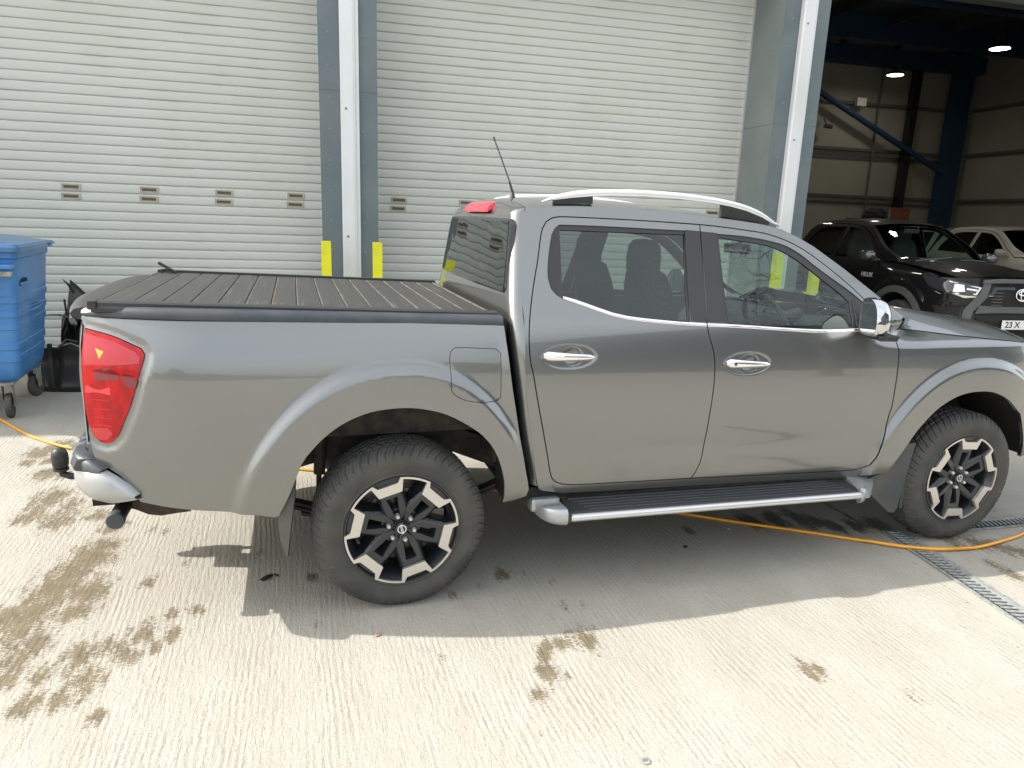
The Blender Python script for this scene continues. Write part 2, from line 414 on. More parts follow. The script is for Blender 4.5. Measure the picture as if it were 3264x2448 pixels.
def panel(name, outline, mt, parent, side=-1, holes=(), off=0.0, thick=.012, res=.025, fn=None, offfn=None, smooth=True, fine=None):
    """sheet lying on the body surface y = side*(hw(x,z)+off), with a turned-in rim"""
    fn = fn or hw
    def Y(x, z):
        o_ = off if offfn is None else off+offfn(x, z)
        return side*(fn(x, z)+o_)
    xs = [p[0] for p in outline]; zs = [p[1] for p in outline]
    gx = np.arange(min(xs)+res*.5, max(xs), res); gz = np.arange(min(zs)+res*.5, max(zs), res)
    GX, GZ = np.meshgrid(gx, gz); GX = GX.ravel(); GZ = GZ.ravel()
    if fine:
        for (fx, fz, fr, fres, r0) in fine:
            ax, az = np.meshgrid(np.arange(fx-fr, fx+fr, fres), np.arange(fz-fr, fz+fr, fres)); ax = ax.ravel(); az = az.ravel()
            rr0 = np.hypot(ax-fx, az-fz); k0 = (rr0 < fr) & (rr0 > r0)
            cut = (np.hypot(GX-fx, GZ-fz) < fr+res*.4) & (np.hypot(GX-fx, GZ-fz) > r0-res*.4)
            GX = np.concatenate([GX[~cut], ax[k0]]); GZ = np.concatenate([GZ[~cut], az[k0]])
    keep = inside(GX, GZ, offset_poly(outline, res*.35))
    for h in holes: keep &= ~inside(GX, GZ, offset_poly(h, -res*.35))
    GX = GX[keep]; GZ = GZ[keep]
    vs = []; es = []; loops = []
    for poly in [outline]+list(holes):
        b = len(vs); vs += [Vector((p[0], p[1])) for p in poly]; k = len(poly); loops.append((b, k))
        es += [(b+i, b+(i+1) % k) for i in range(k)]
    vs += [Vector((a, b)) for a, b in zip(GX, GZ)]
    V, E, F, *_ = delaunay_2d_cdt(vs, es, [], 0, 1e-6)
    V = np.array([(v.x, v.y) for v in V]); F = [tuple(f) for f in F]
    C = np.array([V[list(f)].mean(0) for f in F]); ok = inside(C[:, 0], C[:, 1], outline)
    for h in holes: ok &= ~inside(C[:, 0], C[:, 1], h)
    F = [f for f, k in zip(F, ok) if k]
    x, z = V[:, 0], V[:, 1]; y = Y(x, z); e = 2e-3
    gx_ = (Y(x+e, z)-Y(x-e, z))/(2*e); gz_ = (Y(x, z+e)-Y(x, z-e))/(2*e)
    nr = np.stack([-gx_, np.ones_like(gx_), -gz_], 1)*side; nr /= np.linalg.norm(nr, axis=1)[:, None]
    verts = list(zip(x, y, z)); nv = len(verts)
    # orient faces outward
    FF = []
    for f in F:
        a, b, c = [Vector(verts[i]) for i in f[:3]]
        if (b-a).cross(c-a).y*side < 0: f = tuple(reversed(f))
        FF.append(f)
    # rim from border edges
    cnt = {}
    for f in FF:
        for i in range(len(f)):
            k = (f[i], f[(i+1) % len(f)]); cnt[k] = 1
    border = [k for k in cnt if (k[1], k[0]) not in cnt]
    nm = {}; rim = []
    def iv(i):
        if i not in nm:
            p = Vector(verts[i])-Vector(nr[i])*thick; nm[i] = nv+len(nm); extra.append(tuple(p))
        return nm[i]
    extra = []; dupv = {}
    def dv(i):
        if i not in dupv: dupv[i] = None
        return i
    for a, b in border: rim.append((b, a, iv(a), iv(b)))
    me = bpy.data.meshes.new(name); me.from_pydata([tuple(map(float, v)) for v in verts+extra], [], FF+rim)
    me.materials.append(mt)
    nf = len(FF)
    if smooth:
        me.polygons.foreach_set('use_smooth', [True]*nf+[False]*len(rim)); me.update()
        ln = []
        for p in me.polygons:
            for vi in p.vertices:
                ln.append(tuple(nr[vi]) if p.index < nf else (0, 0, 0))
        me.normals_split_custom_set(ln)
    me.update()
    return link(bpy.data.objects.new(name, me), parent)

# ---- outlines measured on the truck (x, z) ----
gap_rear = [(1.4908,1.7172),(1.2209,1.7249),(.9853,1.7289),(.8332,1.7299),(.7585,1.7294),(.7208,1.722),(.6935,1.7057),(.6721,1.675),(.6621,1.6482),(.6358,1.5424),(.6068,1.4451),(.5803,1.3501),(.5598,1.257),(.5551,1.181),(.56,1.1032),(.5689,1.0729),(.5912,.9588),(.6216,.8243),(.6567,.6825),(.6869,.5619),(.7058,.5386),(.741,.5226),(.7928,.5139),(1.0464,.5066),(1.4252,.4973)]
gap_mid = [(1.4908,1.7172),(1.483,1.6137),(1.4705,1.4734),(1.4545,1.3365),(1.4436,1.256),(1.45,1.2081),(1.4660,1.1605),(1.4785,1.0968),(1.4822,1.0239),(1.4799,.9249),(1.4740,.8236),(1.4715,.7366),(1.4700,.6469),(1.4600,.5753),(1.4420,.5264),(1.4252,.4973)]
gap_front = [(1.4908,1.7172),(1.6263,1.7087),(1.7668,1.6961),(1.8522,1.6865),(1.9369,1.667),(2.0207,1.6375),(2.1023,1.5955),(2.1818,1.5433),(2.2606,1.486),(2.3381,1.4235),(2.4012,1.3634),(2.47,1.30),(2.535,1.240),(2.570,1.19),(2.577,1.12),(2.5742,1.0181),(2.5726,.9055),(2.5714,.8151),(2.5649,.7871),(2.5572,.6961),(2.5353,.5984),(2.5194,.5393),(2.500,.4957),(2.4369,.4690),(1.9066,.4820),(1.4252,.4973)]
win_rear = [(.7548,1.6943),(1.4195,1.6866),(1.3571,1.2701),(1.1861,1.2778),(1.035,1.293),(.8908,1.3256),(.7931,1.3566),(.7332,1.3703),(.7031,1.3881),(.6815,1.4136),(.6728,1.4586),(.6813,1.5302),(.7133,1.6496),(.7308,1.6768)]
gl_rear = [(.756,1.6708),(1.400,1.6669),(1.348,1.2768),(1.188,1.2876),(1.0372,1.3046),(.8927,1.3372),(.7946,1.3692),(.7349,1.3831),(.747,1.5312)]
win_front = [(1.5791,1.6766),(1.7334,1.6689),(1.8751,1.6509),(1.9767,1.6268),(2.0577,1.5849),(2.1355,1.5281),(2.215,1.4758),(2.2895,1.428),(2.3461,1.3873),(2.415,1.322),(2.425,1.262),(2.3313,1.2274),(2.1857,1.2251),(2.0423,1.2286),(1.8123,1.243),(1.5513,1.2623)]
gl_front = [(1.5901,1.658),(1.7293,1.645),(1.8706,1.6268),(1.9534,1.5997),(2.0337,1.5579),(2.1117,1.5036),(2.1896,1.4466),(2.2566,1.399),(2.299,1.3562),(2.2898,1.2404),(2.1861,1.2325),(2.0427,1.2329),(1.8127,1.2458),(1.5679,1.2645)]
roof_edge = [(.5289,1.762),(.6805,1.779),(.9171,1.7883),(1.2255,1.7844),(1.45,1.773),(1.633,1.7568),(1.832,1.7391),(1.9461,1.7183),(2.0584,1.6775),(2.1413,1.6354),(2.2219,1.5831),(2.3024,1.5305),(2.3823,1.4725),(2.4617,1.4144),(2.56,1.338),(2.68,1.252),(2.77,1.203)]
arch_r = [(-.5085,.4873),(-.471,.5639),(-.4367,.6484),(-.4096,.7171),(-.3705,.7701),(-.306,.8349),(-.2289,.8853),(-.1318,.9215),(-.0334,.9327),(.0331,.9319),(.1006,.9213),(.1831,.8966),(.2748,.8458),(.3476,.7911),(.4011,.721),(.4343,.6426),(.4538,.563),(.4577,.5057),(.4544,.4632)]
arch_f = [(2.620,.455),(2.6500,.516),(2.6950,.600),(2.7404,.680),(2.7859,.7367),(2.8417,.7919),(2.9136,.8393),(3.0099,.8763),(3.1123,.8885),(3.2216,.8819),(3.3448,.8364),(3.450,.7650),(3.53,.675),(3.60,.56),(3.63,.47)]
lamp_o = [(-1.1859,1.2478),(-1.0788,1.2239),(-.9802,1.1835),(-.9694,1.1641),(-.9727,1.1442),(-.9967,1.074),(-1.0293,.971),(-1.0632,.8949),(-1.089,.8404),(-1.1126,.8159),(-1.1346,.8103),(-1.156,.8143),(-1.1759,.8336),(-1.1957,.8927),(-1.1994,.93),(-1.2034,.9592),(-1.2063,1.0618),(-1.1993,1.1627)]
flap_o = [(.205,1.1356),(.2109,1.1591),(.2285,1.1708),(.4085,1.1622),(.4263,1.1447),(.4276,1.0721),(.4279,.9554),(.4052,.9396),(.3368,.9437),(.2657,.9562),(.2167,.9825),(.203,1.0034),(.2065,1.0575)]

truck = empty('pickup_truck', (0, 0, 0), 0, 'metallic grey double cab pickup truck with black bed cover parked across the yard', 'pickup truck')
G = 2.6e-3   # half width of the panel gaps
s_rear = smooth_poly(gap_rear[:-1]+list(reversed(gap_mid))[:-1], .03)
s_front = smooth_poly(gap_front+list(reversed(gap_mid))[1:-1], .03)
wr = smooth_poly(win_rear, .03); wf_ = smooth_poly(win_front, .03)
glr = smooth_poly(gl_rear, .03); glf = smooth_poly(gl_front, .03)

def ellipse(cx, cz, rx, rz, n=28, p=2.4, lean=0):
    out = []
    for i in range(n):
        t = 2*PI*i/n; c, s = math.cos(t), math.sin(t)
        x = rx*math.copysign(abs(c)**(2/p), c); z = rz*math.copysign(abs(s)**(2/p), s); out.append((cx+x, cz+z+lean*x))
    return out
handle_c = {'r': (.742, 1.127), 'f': (1.662, 1.074)}

def make_door(key, outline, win, gl, side):
    hx, hz = handle_c[key]
    # raised oval around the handle and the scooped cup behind it are pressed into the skin
    def skin(x, z):
        q = np.hypot((x-hx)/.132, (z-hz)/.056)
        ring = -.0040*(1-sstep(.88, 1.04, q))
        c = np.hypot((x-hx-.012)/.060, (z-hz)/.046)
        return ring-.024*(1-sstep(.0, 1.0, c)**1.5)
    d = panel(key and ('rear_door' if key == 'r' else 'front_door'), offset_poly(outline, G), MT['grey'], truck, side, holes=[win], offfn=skin, res=.020, fine=[(hx, hz, .145, .0045, 0)])
    # black surround between the opening and the glass
    panel('window_seal', offset_poly(win, .001), MT['satin'], d, side, holes=[gl], off=-.006, thick=.01)
    panel('window_glass', offset_poly(gl, -.004), MT['privacy'] if key == 'r' else MT['glass'], d, side, off=-.012, thick=.0001)
    # film over the pillar part of the door
    if key == 'r': pl = [(1.405,1.690),(1.4855,1.686),(1.470,1.47),(1.4545,1.3365),(1.4430,1.268),(1.3600,1.274)]
    else: pl = [(1.4905,1.686),(1.590,1.681),(1.572,1.50),(1.552,1.264),(1.4480,1.268),(1.4590,1.3365),(1.4745,1.47)]
    if key == 'f':
        pl = [(1.4915,1.6855),(1.5795,1.680),(1.5665,1.47),(1.5500,1.2655),(1.4480,1.2690),(1.4590,1.3365),(1.4750,1.47)]
    panel('pillar_film', smooth_poly(pl, .04, 30), MT['pillar'], d, side, off=.0015, thick=.003)
    # bright strip under the window
    if key == 'r':
        top = [(.7349,1.3831),(.7946,1.3692),(.8927,1.3372),(.9634,1.3145),(1.0362,1.2994),(1.1108,1.2894),(1.187,1.2824),(1.3032,1.2724),(1.4410,1.2641)]
        bot = [(.7331,1.3717),(.7921,1.3532),(.8899,1.3205),(.9605,1.2985),(1.0333,1.2833),(1.108,1.2738),(1.1842,1.2667),(1.3011,1.2578),(1.4412,1.2496)]
    else:
        top = [(1.4475,1.2641),(1.6459,1.2549),(1.8125,1.2444),(2.0423,1.2316),(2.1858,1.2305),(2.3336,1.2360),(2.425,1.250)]
        bot = [(1.4470,1.2496),(1.6439,1.2404),(1.8106,1.2292),(2.0407,1.2145),(2.1838,1.2125),(2.3441,1.2207),(2.435,1.238)]
    st = smooth_poly(top, .04, closed=False)+list(reversed(smooth_poly(bot, .04, closed=False)))
    cz = lambda x: np.interp(x, [p[0] for p in top], [(a[1]+b[1])/2 for a, b in zip(top, bot)])
    panel('chrome_strip', st, MT['chrome'], d, side, off=.002, thick=.006, res=.008, offfn=lambda x, z: .004-80*(z-cz(x))**2)
    # handle: a chrome grip standing off the skin
    y0 = side*(float(hw(hx, hz))); m = MB(); rows = []
    for i in range(13):
        t = i/12; x = hx-.126+t*.240; hh = (.0235-.011*t)*(1-(.55 if i in (0, 12) else 0)); zc = hz+.006-.010*t
        o_ = .016+.016*math.sin(PI*min(1, max(0, t)))**.7
        rows.append([(x, y0+side*(o_-.012+ .013*math.cos(a)*1.0), zc+hh*math.sin(a)) for a in [2*PI*j/14 for j in range(14)]])
    m.grid(rows, close=True); m.add(rows[0], [tuple(range(14))]); m.add(rows[-1], [tuple(range(14))])
    m.build('door_handle', MT['chrome'], d, smooth=True, sharp=50)
    if key == 'f':
        k = MB(); k.lathe([(0, 0), (.0065, 0), (.0065, -side*.004)], (hx-.085, y0+side*.0305, hz+.003), 'y', 14); k.build('key_lock', MT['plastic'], d)
    return d

def cab_skin_poly():
    rear = [(.4890,1.2946),(.4930,1.20),(.5050,1.10),(.5150,1.00),(.5350,.85),(.5550,.7177),(.5780,.60),(.5980,.5200)]
    sill = [(.6221,.5062),(.6537,.494),(.7547,.473),(.9579,.4657),(1.60,.4500),(2.3824,.4289),(2.478,.4270)]
    fr = [(2.482,.4700)]
    return rear, sill, fr
def rear_x(z): return np.interp(z, [.5,.7177,.962,1.10,1.2946,1.353,1.70,1.80], [.6,.5496,.5150,.4950,.4790,.4840,.5290,.5420])

for side in (-1, 1):
    rear, sill, fr = cab_skin_poly()
    redge = [(float(rear_x(z))+.055, z) for z in (1.74, 1.65, 1.55, 1.45, 1.35)]+[(.540,1.29),(.536,1.20),(.535,1.10),(.540,1.00),(.553,.90),(.570,.80),(.588,.70),(.606,.60),(.622,.53)]
    top = smooth_poly([(.600,1.764),(.75,1.7755)]+[(x, z-.008) for x, z in roof_edge[2:15]]+[(2.615, 1.288)], .05, closed=False)
    # outer outline of the cab aperture: up the rear edge, along the roof, down the windscreen pillar, back along the sill
    fro = [(2.600,1.240),(2.588,1.190),(2.585,1.0181),(2.5836,.9055),(2.5824,.8151),(2.5759,.7871),(2.5682,.6961),(2.5463,.5984),(2.5304,.5393),(2.510,.4837),(2.470,.4500),(2.462,.4275)]
    outl = top+fro+list(reversed(sill[1:-1]))+[(.632,.505)]+list(reversed(redge))
    holes = [offset_poly(smooth_poly(gap_rear[:-1]+list(reversed(gap_mid))[:0]+list(reversed(gap_front))[:-1], .03), -G)]
    # the doors fill one shared opening
    opening = gap_rear[:-1]+[(1.4252,.4973)]+list(reversed(gap_front))[1:-1]
    opening = smooth_poly(opening, .03)
    panel('cab_side', outl, MT['grey'], truck, side, holes=[offset_poly(opening, -.0026)], res=.022, thick=.03)
    make_door('r', s_rear, wr, glr, side)
    make_door('f', s_front, wf_, glf, side)
    # mirror sail
    panel('mirror_sail', [(2.318,1.372),(2.346,1.380),(2.412,1.318),(2.440,1.245),(2.345,1.231),(2.312,1.245)], MT['plastic'], truck, side, off=.002, thick=.012)
    # bed side
    bt = [(-1.199,1.300),(-1.00,1.2985),(-.70,1.2920),(-.4703,1.2870),(0,1.2740),(.4480,1.2600)]
    bf = [(.4530,1.20),(.4650,1.10),(.4780,1.0),(.4960,.90),(.5150,.80),(.5340,.70),(.5530,.60),(.5700,.52),(.5600,.488),(.5100,.472)]
    bb = [(-.5250,.4810),(-.5833,.4970),(-.691,.5107),(-.8624,.5351),(-.9476,.5517),(-1.0250,.5701)]
    bk = [(-1.0354,.5846),(-1.0409,.601),(-1.0583,.6412),(-1.097,.6834),(-1.1374,.7121),(-1.1756,.7343),(-1.1860,.760),(-1.1930,.800),(-1.2040,.89),(-1.2100,.96),(-1.2140,1.06),(-1.2100,1.16),(-1.2050,1.25)]
    bed = bt+bf+list(reversed(arch_r))+bb+bk
    bed = smooth_poly(bed, .03, 30)
    lam = smooth_poly(lamp_o, .02)
    flp = smooth_poly(flap_o, .02)
    # lamp surround is stepped down a little towards the lens
    lc = np.array(lam)
    def lstep(x, z):
        x = np.asarray(x, float); z = np.asarray(z, float); d = np.full(x.shape, 9.)
        for a, b in zip(lc, np.roll(lc, -1, 0)):
            ab = b-a; t = np.clip(((x-a[0])*ab[0]+(z-a[1])*ab[1])/(ab@ab), 0, 1)
            d = np.minimum(d, np.hypot(x-a[0]-t*ab[0], z-a[1]-t*ab[1]))
        return -.010*(1-sstep(.010, .042, d))*(1-sstep(-1.0, -.93, x)*0)
    b_ = panel('bed_side', bed, MT['grey'], truck, side, holes=[offset_poly(lam, -.002)]+([offset_poly(flp, -G)] if side < 0 else []), res=.018, thick=.022, offfn=lstep, fine=[(0, .385, .76, .011, .60), (-1.08, 1.02, .27, .012, 0)])
    if side < 0:
        panel('fuel_flap', flp, MT['grey'], truck, side, res=.016, thick=.012)
        lin = MB(); lin.prism([(.2, .93), (.435, .93), (.435, 1.178), (.2, 1.178)], side*.86, side*.85, lambda u, v, w: (u, w, v)); lin.build('flap_recess', MT['dark'], truck)
    # lamp: red lens over shaped cells
    lens = panel('tail_lamp', lam, MT['lampred'], truck, side, off=-.004, thick=.02, res=.014)
    def cell(nm, pts, mt, o_=-.0034): panel(nm, pts, mt, lens, side, off=o_, thick=.0006, res=.02)
    cell('reflector_cell', smooth_poly([(-1.190,1.232),(-1.085,1.208),(-1.0,1.170),(-.985,1.150),(-.99,1.128),(-1.09,1.118),(-1.194,1.112)], .02), MT['lamppink'])
    cell('amber_wedge', [(-1.148,1.180),(-1.117,1.168),(-1.134,1.140)], MT['amber'], -.0030)
    cell('bulb_recess', smooth_poly([(-1.160,1.096),(-1.100,1.106),(-1.060,1.086),(-1.065,1.062),(-1.155,1.058)], .02), MT['lampdark'])
    cell('bulb_recess', smooth_poly([(-1.050,1.088),(-1.015,1.084),(-.998,1.060),(-1.010,1.030),(-1.040,1.040),(-1.052,1.066)], .02), MT['lampdark'])
    cell('mesh_reflector', [(-1.192,1.036),(-1.100,1.032),(-1.100,1.004),(-1.196,1.008)], MT['lampmesh'])
    for zz in (.985, .950, .915, .885):
        cell('lens_rib', [(-1.170, zz), (-1.105, zz-.003), (-1.105, zz-.0065), (-1.170, zz-.0035)], MT['lamppink'], -.0028)
    cell('bulb_recess', smooth_poly([(-1.185,.868),(-1.120,.872),(-1.105,.850),(-1.125,.826),(-1.155,.822),(-1.175,.840)], .02), MT['lamplow'])
    # fender
    hg = [(2.655,1.2075),(2.78,1.1950),(2.90,1.1850),(3.03,1.1730),(3.2,1.160),(3.39,1.1455),(3.5,1.1337),(3.70,1.100),(3.86,1.055)]
    ff = [(3.87,1.00),(3.60,1.085),(3.50,1.06),(3.475,1.00),(3.53,.93),(3.56,.84),(3.53,.78),(3.475,.745)]
    fb = [(2.5760,1.192),(2.5810,1.12),(2.5782,1.0181),(2.5766,.9055),(2.5754,.8151),(2.5689,.7871),(2.5612,.6961),(2.5393,.5984),(2.5234,.5393),(2.504,.4927),(2.470,.4700),(2.467,.4280)]
    fen = smooth_poly([(x, z) for x, z in hg[:7]]+[(3.560,1.118),(3.505,1.085),(3.50,1.03),(3.545,.95),(3.565,.87),(3.50,.79),(3.475,.745)]+list(reversed(arch_f[:12]))[0:]+list(reversed(fb)), .03, 30)
    panel('front_fender', fen, MT['grey'], truck, side, res=.02, thick=.02, off=.0016, fine=[(3.15, .385, .70, .011, .60)])
    # bumper corner and headlamp in front of the fender
    bc = smooth_poly([(3.482,.748),(3.507,.792),(3.572,.872),(3.552,.952),(3.507,1.032),(3.60,1.02),(3.78,.98),(3.93,.90),(4.0,.80),(4.02,.60),(3.95,.47),(3.64,.455),(3.60,.56),(3.53,.675)], .04, 30)
    panel('front_bumper_corner', bc, MT['grey'], truck, side, res=.03, thick=.02)
    hl = smooth_poly([(3.513,1.083),(3.568,1.113),(3.70,1.094),(3.86,1.05),(3.94,.95),(3.80,.985),(3.60,1.027),(3.510,1.036)], .03, 30)
    panel('headlamp', hl, MT['lampglass'], truck, side, res=.03, thick=.01, off=.001)
    panel('headlamp_housing', offset_poly(hl, .004), MT['alu'], truck, side, res=.03, thick=.01, off=-.03)
    # plastic cap along the bed rail
    rows = []
    for x in list(np.arange(-1.198, .4495, .035)):
        t = max(0, (-.95-x)/.25); yb = float(hw(x, 1.285)); zt = 1.3380-.0255*(x+1.1)/1.0-.014*float(sstep(-1.10, -1.19, x))
        zb = float(np.interp(x, [p[0] for p in bt], [p[1] for p in bt]))-.004
        prof = [(yb+.005, zb), (yb+.007, zb+.010), (yb+.001, zt-.016), (yb-.010, zt-.003), (yb-.026, zt), (yb-.115, zt)]
        rows.append([(x, side*a, b) for a, b in prof])
    m = MB(); m.grid(rows); m.add(rows[0], [tuple(range(6))]); m.add(rows[-1], [tuple(range(6))])
    m.build('bed_rail_cap', MT['cap'], truck, smooth=True, sharp=40)
    # body-coloured strip of the rail between cap and tailgate lid is part of the side
MT['chromedull'] = mat('mirror_chrome', (.62, .62, .64), .07, 1.0)
MT['lidblack'] = mat('lid_black', (.030, .031, .030), .6)

# ---------------- roof, back of the cab, screen, bonnet ----------------
def prof_top(x):   # z of roof edge along x
    return float(np.interp(x, [p[0] for p in roof_edge], [p[1] for p in roof_edge]))
def ye(x, z): return float(hw(x, z))
xs_roof = list(np.linspace(.600, 1.90, 24)); rows = []
NA = 25
for x in xs_roof:
    ze = prof_top(x)-.007; yw = ye(x, ze); rows.append([])
    cr = .048*(1-.35*max(0, (x-1.5)/.4))
    for j in range(NA):
        t = -1+2*j/(NA-1); y = t*yw
        z = ze+cr*(1-abs(t)**2.6)+.012*(1-abs(t)**12)*0
        # two shallow pressed ribs
        z -= .004*math.exp(-((abs(y)-.28)/.02)**2)*(1 if .8 < x < 1.8 else 0)
        rows[-1].append((x, y, z))
m = MB(); m.grid(rows); roof = m.build('roof', MT['grey'], truck, smooth=True, sharp=60)
# header strip and windscreen
def scr_row(x, z, bulge):
    yw = ye(x, z)-.006; out = []
    for j in range(NA):
        t = -1+2*j/(NA-1); out.append((x+bulge*(1-t*t), t*yw, z+(.016*(1-abs(t)**2.6) if x < 2.1 else 0)))
    return out
pts = [(1.90, prof_top(1.90)-.007, .0)]+[(x, prof_top(x)-.004, b) for x, b in ((1.96,.035),(2.02,.06),(2.08,.075))]
rows = [[(x, y, z) for x, y, z in scr_row(*p)] for p in pts]
rows[0] = [(1.90, (-1+2*j/(NA-1))*ye(1.90, prof_top(1.9)-.007), prof_top(1.9)-.007+.048*.91*(1-abs(-1+2*j/(NA-1))**2.6)) for j in range(NA)]
m = MB(); m.grid(rows); m.build('screen_header', MT['grey'], truck, smooth=True, sharp=60)
rows = []
for x in np.linspace(2.085, 2.74, 14):
    b = .075+.085*((x-2.085)/.655); rows.append(scr_row(float(x), prof_top(float(x))-.004, b))
m = MB(); m.grid(rows); ws = m.build('windscreen', MT['screen'], truck, smooth=True, sharp=60)
# black border printed on the screen edges
for e in (0, 1):
    m = MB()
    rr = []
    for r_ in rows:
        q = [r_[0], r_[1]] if e == 0 else [r_[-1], r_[-2]]
        rr.append([(q[0][0], q[0][1]*.998, q[0][2]-.004), (q[0][0]*.45+q[1][0]*.55, q[0][1]*.45+q[1][1]*.55, q[0][2]-.004)])
    m.grid(rr)
    m.build('screen_border', MT['gloss'], ws)
# windscreen wiper arms
for y0, y1 in ((-.52, .12), (.02, .60)):
    m = MB(); m.tube([(2.80, y0, 1.232), (2.82, (y0+y1)/2, 1.248), (2.79, y1, 1.262)], .007, 6); m.build('wiper', MT['plastic'], truck)

# back of the cab: rounded corners, upright panel with an opening for the glass
def back_row(z):
    xb = float(rear_x(z)); yw = ye(xb+.055, z)-.0; rc = .055; out = []
    arc = [(xb+rc-rc*math.sin(a), yw-rc+rc*math.cos(a)) for a in np.linspace(0, PI/2, 8)]
    flat = [(xb-.012*(1-(y/(yw-rc))**2)*0, y) for y in np.linspace(yw-rc, -(yw-rc), 45)]
    pts = arc+flat[1:-1]+[(x, -y) for x, y in reversed(arc)]
    return [(x, y, z) for x, y in pts]
zr = [.52, .62, .72, .82, .92, 1.02, 1.12, 1.20, 1.27, 1.33, 1.365, 1.385, 1.40, 1.45, 1.50, 1.55, 1.60, 1.65, 1.69, 1.705, 1.72, 1.74]
rows = [back_row(z) for z in zr]
# top rolls over into the roof
for k, (dz, dx) in enumerate(((.014, .012), (.024, .034), (.026, .060))):
    base = back_row(1.74); n_ = len(base); rr = []
    for j, (x, y, z) in enumerate(base):
        t = y/abs(base[0][1]); x2 = min(max(x, .60 if abs(t) > .999 else x), .6); xx = x+(0.600-x)*[.25, .62, 1.0][k]
        yy = y*(1-[.02, .05, .0][k]*0)
        ztop = prof_top(.60)-.007+.048*(1-min(1, abs(y)/ye(.6, prof_top(.6)-.007))**2.6)
        zz = z+(ztop-z)*[.62, .90, 1.0][k]
        sc = ye(.6, prof_top(.6)-.007)/abs(base[0][1]); yy = y*(1+(sc-1)*[.4, .75, 1][k]); rr.append((xx, yy, zz))
    rows.append(rr)
def wave_hole(i, j): return zr[i] >= 1.385 and i+1 < len(zr) and zr[i+1] <= 1.705
m = MB(); nc = len(rows[0])
vs = [p for r_ in rows for p in r_]; fs = []
for i in range(len(rows)-1):
    for j in range(nc-1):
        yc = (rows[i][j][1]+rows[i][j+1][1])/2; zc = (rows[i][j][2]+rows[i+1][j][2])/2
        if 1.405 < zc < 1.688 and abs(yc) < .665-.26*(zc-1.40) and i < len(zr)-1 and 8 < j < nc-9: continue
        fs.append((i*nc+j, i*nc+j+1, (i+1)*nc+j+1, (i+1)*nc+j))
m.add(vs, fs); cb = m.build('cab_back', MT['grey'], truck, smooth=True, sharp=60)
# rear glass, in black surround, rounded corners
def glass_poly(sc=0.0):
    P = [(-.712, 1.392), (.712, 1.392), (.628, 1.706), (-.628, 1.706)]
    P = [(-.690,1.392),(.690,1.392),(.712,1.412),(.640,1.685),(.615,1.706),(-.615,1.706),(-.640,1.685),(-.712,1.412)]
    return offset_poly(smooth_poly(P, .06, 60), sc)
m = MB(); gp = glass_poly(-.006); gi = glass_poly(.022)
f_ = lambda y, z, o: (float(rear_x(z))-o, y, z)
n_ = len(gp); vs = [f_(y, z, .004) for y, z in gp]+[f_(y, z, .0070) for y, z in gi]+[f_(y, z, -.02) for y, z in gp]
m.add(vs, [(i, (i+1) % n_, n_+(i+1) % n_, n_+i) for i in range(n_)]+[(i, (i+1) % n_, 2*n_+(i+1) % n_, 2*n_+i) for i in range(n_)])
m.build('window_seal', MT['gloss'], cb)
m = MB(); gg = glass_poly(.006); rows2 = []
for z in np.linspace(1.394, 1.704, 12):
    yw = .700-.262*(z-1.40) if 1.40 < z < 1.70 else (.692 if z < 1.41 else .608)
    rows2.append([(float(rear_x(z))-.008-.008*(1-t*t), t*yw, float(z)) for t in np.linspace(-1, 1, 15)])
m.grid(rows2); m.build('rear_glass', MT['rearglass'], cb, smooth=True, sharp=60)
# high brake light on the roof lip
m = MB(); rows2 = []
for t in np.linspace(-1, 1, 9):
    y = t*.255; k = .0 if abs(t) < .9 else .006
    rows2.append([(.512+k, y, 1.742), (.509+k, y, 1.752), (.517+k, y, 1.775-k), (.540+k, y, 1.793-k), (.560, y, 1.796-k), (.56, y, 1.77)])
m.grid(rows2); m.add(rows2[0], [tuple(range(6))]); m.add(rows2[-1], [tuple(range(6))]); m.build('high_brake_light', MT['lamplight'], truck, smooth=True, sharp=40)
# black waist seal where cab meets bed
m = MB(); m.box(.455, .475, -.80, .80, .60, 1.262); m.build('bed_gap_seal', MT['dark'], truck)

# bonnet
def hood_edge_z(x): return float(np.interp(x, [2.62,2.78,2.90,3.03,3.2,3.39,3.5,3.7,3.86,4.0], [1.212,1.200,1.190,1.178,1.165,1.1505,1.1387,1.105,1.060,.98]))
rows = []
for x in list(np.linspace(2.70, 3.80, 26))+[3.86, 3.92, 3.97]:
    x = float(x); ze = hood_edge_z(x)-.001; yw = ye(x, ze-.004)-.004; rr = []
    if x > 3.8: yw *= 1-.9*(x-3.8)
    k = 1 if x < 3.7 else 1-(x-3.7)/.4
    for j in range(33):
        t = -1+2*j/32; a = abs(t)
        z = ze+(.055*(1-a**3.2)+.022*math.exp(-((a-.62)/.16)**2)*(1-a**8)+.050*max(0, 1-max(0, x-2.95)/.75)*(1-a**4))*k
        rr.append((x-.10*(1-.0)*a**2*0 + (.10*(1-a*a) if x > 3.8 else 0)*((x-3.8)/.17), t*yw, z))
    rows.append(rr)
m = MB(); m.grid(rows); m.build('bonnet', MT['grey'], truck, smooth=True, sharp=60)
m = MB(); m.grid([[(2.70+.02*0, -.70+1.4*t, 1.225+.03*(1-(2*t-1)**2)), (2.80, -.74+1.48*t, 1.215+.03*(1-(2*t-1)**2))] for t in np.linspace(0, 1, 12)])
m.build('cowl_panel', MT['plastic'], truck)
